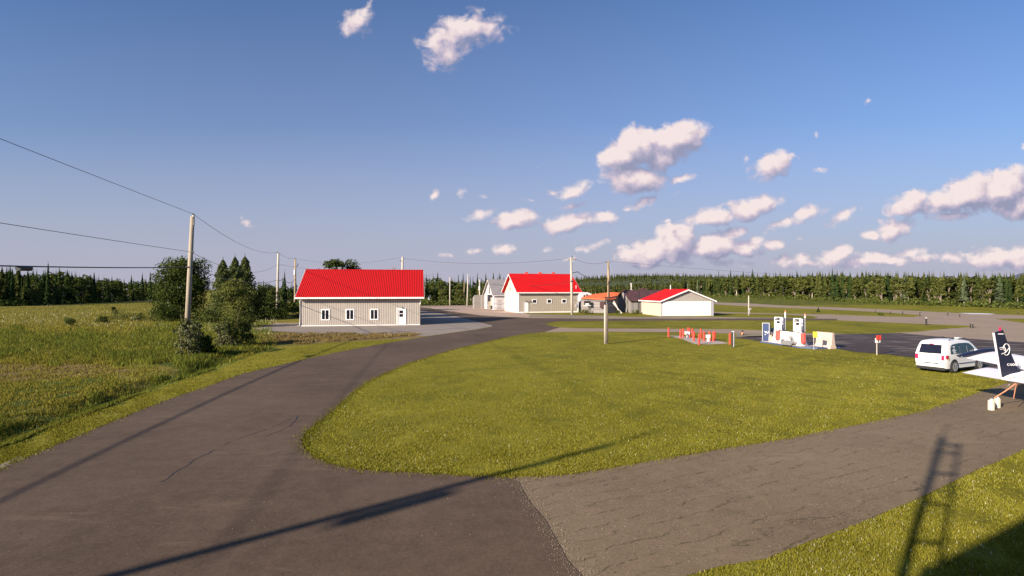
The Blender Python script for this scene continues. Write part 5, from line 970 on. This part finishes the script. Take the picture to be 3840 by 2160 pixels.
# near trees and bushes on the left
def near_tree(fn, px, D, pt, w_px, lab, **kw):
    h = H + (HY - pt) / F * D; w = w_px / F * D; r = fn(h, w, lab, **kw); r.location = ((px - CX) / F * D, D, 0); return r
near_tree(lambda h, w, lab: make_decid('leafy_tree', lab, h, w, 9000, 46, 'leaf_dark', .32, 'bark', .2, 40, 1, .72), 858, 108, 655, 92, 'bushy green tree top peeping over the long red roof')
near_tree(lambda h, w, lab: make_decid('leafy_tree', lab, h, w * 1.1, 22000, 31, 'leaf_dark', .25, 'bark_white', .02, 80, 3, .45), 456, 84, 657, 122, 'large round dark green leafy tree behind the leaning pole')
def shaggy(name, lab, h, w, seed):
    root = thing(name, lab, 'tree'); MB().tube([(0, 0, -.2), (.05, 0, h * .5), (0, 0, h * .96)], [.16, .10, .02], 6).build('trunk', 'bark', root); r_ = np.random.default_rng(seed); B = []
    n = 9000; z = h * (.04 + .96 * r_.random(n) ** 1.15); a = r_.uniform(0, 6.28, n); prof_ = (1 - z / h) ** .62 * w / 2 * (1 + .22 * np.sin(a * 3 + z * 2.1) + .18 * np.sin(a * 5 - z * 3.7)); q = prof_ * r_.random(n) ** .45
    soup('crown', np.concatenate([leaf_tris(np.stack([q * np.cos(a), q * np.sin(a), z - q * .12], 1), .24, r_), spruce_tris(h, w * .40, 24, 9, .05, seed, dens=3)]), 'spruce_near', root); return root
near_tree(lambda h, w, lab: shaggy('spruce_tree', lab, h, w, 61), 561, 80, 655, 76, 'left one of the three pointed spruces right of the leaning pole')
near_tree(lambda h, w, lab: shaggy('spruce_tree', lab, h, w, 62), 591, 84, 648, 66, 'middle one of the three pointed spruces right of the leaning pole')
near_tree(lambda h, w, lab: shaggy('spruce_tree', lab, h, w, 63), 616, 82, 647, 78, 'right one of the three pointed spruces right of the leaning pole')
near_tree(lambda h, w, lab: make_decid('leafy_tree', lab, h, w, 9000, 32, 'leaf_olive', .17, 'bark', .03, 36, 2, .35), 597, 66, 705, 92, 'olive green bushy tree in front of the three spruces')
near_tree(lambda h, w, lab: make_decid('leafy_tree', lab, h, w, 5000, 33, 'leaf_dark', .2, 'bark', .03, 26, 2, .4), 668, 84, 727, 92, 'dark spreading tree below the white faced pole')
near_tree(lambda h, w, lab: make_decid('leafy_tree', lab, h, w, 3000, 38, 'leaf_olive', .2, 'bark', .03, 20, 2, .4), 655, 90, 712, 60, 'reddish olive tree behind the spreading dark tree')
near_tree(lambda h, w, lab: make_decid('bush', lab, h, w, 3500, 34, 'leaf_mid', .18, 'bark', .02, 22, 2, .3), 533, 72, 768, 80, 'green leafy bush between the round tree and the olive tree')
near_tree(lambda h, w, lab: make_decid('bush', lab, h, w, 2600, 39, 'leaf_dark', .18, 'bark', .02, 20, 2, .3), 425, 78, 770, 90, 'dark bush at the foot of the large round tree')
near_tree(lambda h, w, lab: make_decid('bush', lab, h, w, 2600, 40, 'leaf_dark', .16, 'bark', .02, 20, 2, .3), 700, 84, 778, 84, 'low dark bush beside the gravel yard')
near_tree(lambda h, w, lab: make_decid('bush', lab, h, w, 2300, 35, 'leaf_pale', .13, 'bark', .02, 26, 4, .5), 474, 37.5, 802, 74, 'pale leaved willow bush in front of the leaning pole')
near_tree(lambda h, w, lab: make_decid('bush', lab, h, w, 2000, 36, 'leaf_dark', .13, 'bark', .02, 20, 3, .3), 512, 38.5, 846, 70, 'dark low bush beside the pale willow bush')
near_tree(lambda h, w, lab: make_decid('bush', lab, h, w, 4200, 37, 'leaf_olive', .13, 'bark', .02, 30, 4, .4), 592, 44, 797, 96, 'wide olive willow bush at the ditch end')
near_tree(lambda h, w, lab: make_decid('bush', lab, h, w, 1300, 42, 'leaf_pale', .12, 'bark', .02, 20, 4, .4), 566, 43, 806, 60, 'pale flecked willow bush behind the wide olive one')
for i, (px, py, pt, w, mm) in enumerate(((262, 812, 794, 40, 'leaf_dark'), (300, 806, 786, 46, 'leaf_olive'), (345, 808, 788, 44, 'leaf_dark'), (385, 804, 782, 50, 'leaf_dark'), (178, 820, 803, 36, 'leaf_dark'), (286, 790, 772, 16, 'spruce'), (745, 800, 782, 40, 'leaf_mid'), (1556, 790, 780, 12, 'leaf_dark'), (1475, 789, 780, 40, 'leaf_olive'), (1600, 790, 781, 20, 'leaf_olive'))):
    D = F * H / (py - HY); labs = ['small dark shrub left in the shrub line of the field', 'olive shrub in the shrub line of the field', 'dark shrub in the middle of the field shrub line', 'shrub at the right end of the field shrub line', 'single low shrub out in the left field', 'tiny conifer in the left field', 'green shrub beside the left corner of the taupe building', 'small dark weed clump by the grey barn', 'olive weeds between the tall hangar and the orange shed', 'olive weeds between the grey barn and low hangar']
    near_tree(lambda h, w_, lab: make_decid('shrub', lab, h, w_, 900, 70 + i, mm, .12, 'bark', .02, 14, 2, .3), px, D, pt, w, labs[i])
for (px, pb, pt, w, lab, s_) in ((1577.5 + 12, 786.5, 765, 17, 'small round pine growing beside the grey barn', 81), (2058.5, 785, 773.5, 12, 'tiny spruce growing beside the runway', 82)):
    D = F * H / (pb - HY); near_tree(lambda h, w_, l2: make_spruce('spruce_tree', l2, h, w_ / 2, 14, 9, .02, s_, 'spruce', dens=3), px, D, pt, w, lab)
D = 96; near_tree(lambda h, w_, lab: make_decid('shrub', lab, h, w_, 500, 90, 'leaf_dark', .16, 'bark', .02, 10, 2, .3), 2217, 96, 788, 14, 'round bush on the grass wedge beside the runway')
# ------------------------------------------------------------------ grasses
def blades(name, polys, n, hmin, hmax, w, m_, label, seed=5, avoid=None, maxd=200, lean=.35, zoff=0.0, clump=0.0, jit_=0.0, patch=0.0):
    r_ = np.random.default_rng(seed); out = []
    for poly, frac, hs in polys:
        vergeguard = jit_ > 0
        xs = [p[0] for p in poly]; ys = [p[1] for p in poly]; k = 0; want = int(n * frac); got = 0
        while got < want and k < 60:
            px = r_.uniform(min(xs), max(xs), want); py = r_.uniform(max(min(ys), 745), max(ys), want); jx = 26 * np.sin(px * .021 + py * .05) + 16 * np.sin(px * .07 - py * .03 + 2) + r_.normal(0, 7, want); jy = jit_ * (6 * np.sin(px * .031 + 1) + 5 * np.sin(px * .083 + py * .02) + r_.normal(0, 4, want)); ok = inpoly(px + jit_ * jx, py + jy, poly)
            if avoid: 
                for a in avoid: ok &= ~inpoly(px, py, a)
            if vergeguard: ok &= py < curve_at(VERGE, px) - 3
            px, py = px[ok], py[ok]; D = F * H / (py - HY); X = (px - CX) / F * D; Z = terr(X, D)
            if clump:
                q = np.sin(X * 2.3 + 1.3 * np.sin(D * 1.1)) * np.sin(D * 2.0 + 1.7 * np.sin(X * .9)); keep = r_.random(len(X)) < np.clip(.55 + clump * q, .05, 1); X, D, Z = X[keep], D[keep], Z[keep]
            out.append(np.stack([X, D, Z + zoff, np.full(len(X), hs)], 1)); got += len(X); k += 1
    P = np.concatenate(out); n_ = len(P); P = P[P[:, 1] < maxd]; n_ = len(P)
    pf = 1 + patch * np.sin(P[:, 0] * .62 + 1.7 * np.sin(P[:, 1] * .31)) * np.sin(P[:, 1] * .55 + 1.3 * np.sin(P[:, 0] * .43 + 1)); h = r_.uniform(hmin, hmax, n_) * P[:, 3] * pf; a = r_.uniform(0, math.pi, n_); ww = w * (.6 + P[:, 1] / 60) * r_.uniform(.6, 1.4, n_); dx = np.cos(a) * ww; dy = np.sin(a) * ww
    lx = r_.normal(0, lean, n_) * h; ly = r_.normal(0, lean, n_) * h; B = P[:, :3]; V = np.stack([B + np.stack([-dx, -dy, -.02 + 0 * dx], 1), B + np.stack([dx, dy, -.02 + 0 * dx], 1), B + np.stack([lx, ly, h], 1)], 1)
    o = soup(name, V, m_); tag(o, label, 'grass', kind='stuff'); return o
FIELD = [(-400, 778), (0, 774), (200, 768), (400, 762), (640, 800), (700, 858), (700, 868), (596, 905), (458, 954), (275, 1024), (122, 1080), (0, 1127), (-400, 1330)]
blades('tall_grass', [(TALL, .50, 1.0), (DITCH, .42, .45), (TALL2, .08, .25)], 110000, .12, .42, .020, 'blade_tall', 'tall dark green grass in and above the ditch', clump=.6, lean=.32, jit_=1, patch=.55)
blades('yellow_green_grass', [(TALL, .45, .75), (DITCH, .40, .40), (FIELD, .15, .4)], 80000, .12, .40, .018, 'blade_mid', 'yellow green grass mixed through the ditch bank', 16, clump=.9, lean=.3, jit_=1, patch=.5)
LOWF = [(-400, 915), (0, 905), (250, 908), (430, 930), (430, 955), (275, 1024), (122, 1080), (0, 1127), (-400, 1330)]
blades('field_grass', [([(a, min(b, 915)) for a, b in FIELD], .5, 1.0), (LOWF, .5, .42)], 110000, .10, .28, .022, 'blade_field', 'tan green meadow grass of the left field', 6, clump=.5)
blades('weeds', [(DRY, .6, 1.0), (DRY2, .25, .5), (TALL2, .15, .5)], 18000, .06, .24, .022, 'blade_dry', 'orange brown dry weeds by the gravel yard', 8, clump=.95, jit_=.5)
blades('meadow_flowers', [([(0,790),(0,815),(430,830),(430,775)], .45, 1.0), ([(480,790),(700,790),(690,850),(480,830)], .4, 1.3), (DITCH, .02, .5), ([(0,840),(420,850),(420,900),(0,900)], .05, 1)], 1500, .18, .4, .014, 'flower', 'pale seed heads and flowers scattered over the left field', 9, clump=.9)
ISL = [(1369, 836.5)] + LAWN_L[1:] + LAWN_B[1:10] + [(2576, 944), (2463, 927), (2308, 903), (2230, 893), (2146, 887), (2093, 876), (1950, 872), (1915, 861), (1878, 855), (1848, 851), (1846, 840), (1700, 837), (1500, 835)]
LOWR = [(1727, 1449), (1818, 1425), (1922, 1406), (2060, 1357), (2200, 1302), (2330, 1245), (2450, 1187), (2640, 1102), (2640, 1500), (1640, 1500)]
VSTRIP = [(a, b) for a, b in LEFT_E[1:-2]] + [(1075, 846.5)] + [(a, b) for a, b in VERGE[2:-1]][::-1] + [(0, 1128)]
FILLP = [z6(300, 505), z6(480, 500), z6(850, 560), z6(1150, 590), z6(1350, 640), z6(1000, 655), z6(760, 650), z6(560, 570)]
blades('lawn_grass', [(ISL, .70, 1.0), (LOWR, .18, 1.0), (VSTRIP, .12, 1.0)], 300000, .012, .050, .016, 'blade_lawn', 'short mown lawn grass with clover', 10, avoid=[FILLP], clump=.6, lean=.6, maxd=70)
blades('clover_leaves', [(ISL, .74, 1.0), (LOWR, .20, 1.0), (VSTRIP, .06, 1.0)], 26000, .015, .045, .016, 'blade_clover', 'pale clover leaves and thatch speckling the lawn', 14, avoid=[FILLP], clump=.9, lean=.5, maxd=55)
blades('clover', [(ISL, .70, 1.0), (LOWR, .25, 1.0), (VSTRIP, .05, 1.0)], 3600, .03, .06, .012, 'flower', 'white clover heads scattered in the lawn', 12, avoid=[FILLP], clump=.8, lean=.2, maxd=45)
def rim(name, line, n, h, w, m_, label, seed):
    r_ = np.random.default_rng(seed); L = np.array([G(a, b) for a, b in line]); seg = np.hypot(*np.diff(L, axis=0).T); wt = seg / np.maximum(8, (L[1:, 1] + L[:-1, 1]) / 2); k = r_.choice(len(seg), n, p=wt / wt.sum()); t = r_.random(n); P = L[k] + (L[k + 1] - L[k]) * t[:, None] + r_.normal(0, .11, (n, 2)) * (1 + .6 * np.sin(L[k][:, :1] * 3 + t[:, None] * 9))
    hh = h * r_.uniform(.4, 1.2, n); a = r_.uniform(0, math.pi, n); dx = np.cos(a) * w; dy = np.sin(a) * w; B = np.stack([P[:, 0], P[:, 1], 0 * dx], 1)
    V = np.stack([B + np.stack([-dx, -dy, -.01 + 0 * dx], 1), B + np.stack([dx, dy, -.01 + 0 * dx], 1), B + np.stack([r_.normal(0, .05, n), r_.normal(0, .05, n), hh], 1)], 1); tag(soup(name, V, m_), label, 'grass', kind='stuff')
rim('edge_tufts', LAWN_L, 9000, .055, .016, 'blade_lawn', 'ragged grass fringe where the lawn island meets the asphalt', 31)
rim('kerb_tufts', LEFT_E, 6000, .06, .018, 'blade_lawn', 'ragged grass fringe along the left side of the road', 32)
def pebbles(name, line, n, spread, m_, label, seed):
    r_ = np.random.default_rng(seed); L = np.array([G(a, b) for a, b in line]); seg = np.hypot(*np.diff(L, axis=0).T); k = r_.choice(len(seg), n, p=seg / seg.sum()); t = r_.random(n); P = L[k] + (L[k + 1] - L[k]) * t[:, None] + r_.normal(0, 1, (n, 2)) * spread
    o = soup(name, leaf_tris(np.stack([P[:, 0], P[:, 1], np.full(n, .022)], 1), .015, r_), m_); tag(o, label, 'gravel', kind='stuff')
pebbles('gravel_debris', JOINT, 1500, .16, 'grit', 'loose gravel scattered along the joint between new and old asphalt', 41)
pebbles('road_grit', [(300, 1350), (900, 1330), (1250, 1300)], 260, 1.9, 'grit', 'single light stones scattered on the road', 42)
pebbles('pavement_grit', [(1500, 1330), (1900, 1280), (2300, 1180)], 2600, 1.5, 'grit', 'light stone chips scattered over the cracked pavement', 43)
pebbles('shoulder_grit', LEFT_E[:8], 1200, .10, 'grit', 'grit along the left edge of the road', 44)
rim('pavement_weeds', LAWN_B + [(2640, 930)], 2500, .07, .016, 'blade_lawn', 'weeds along the upper edge of the cracked pavement', 33)
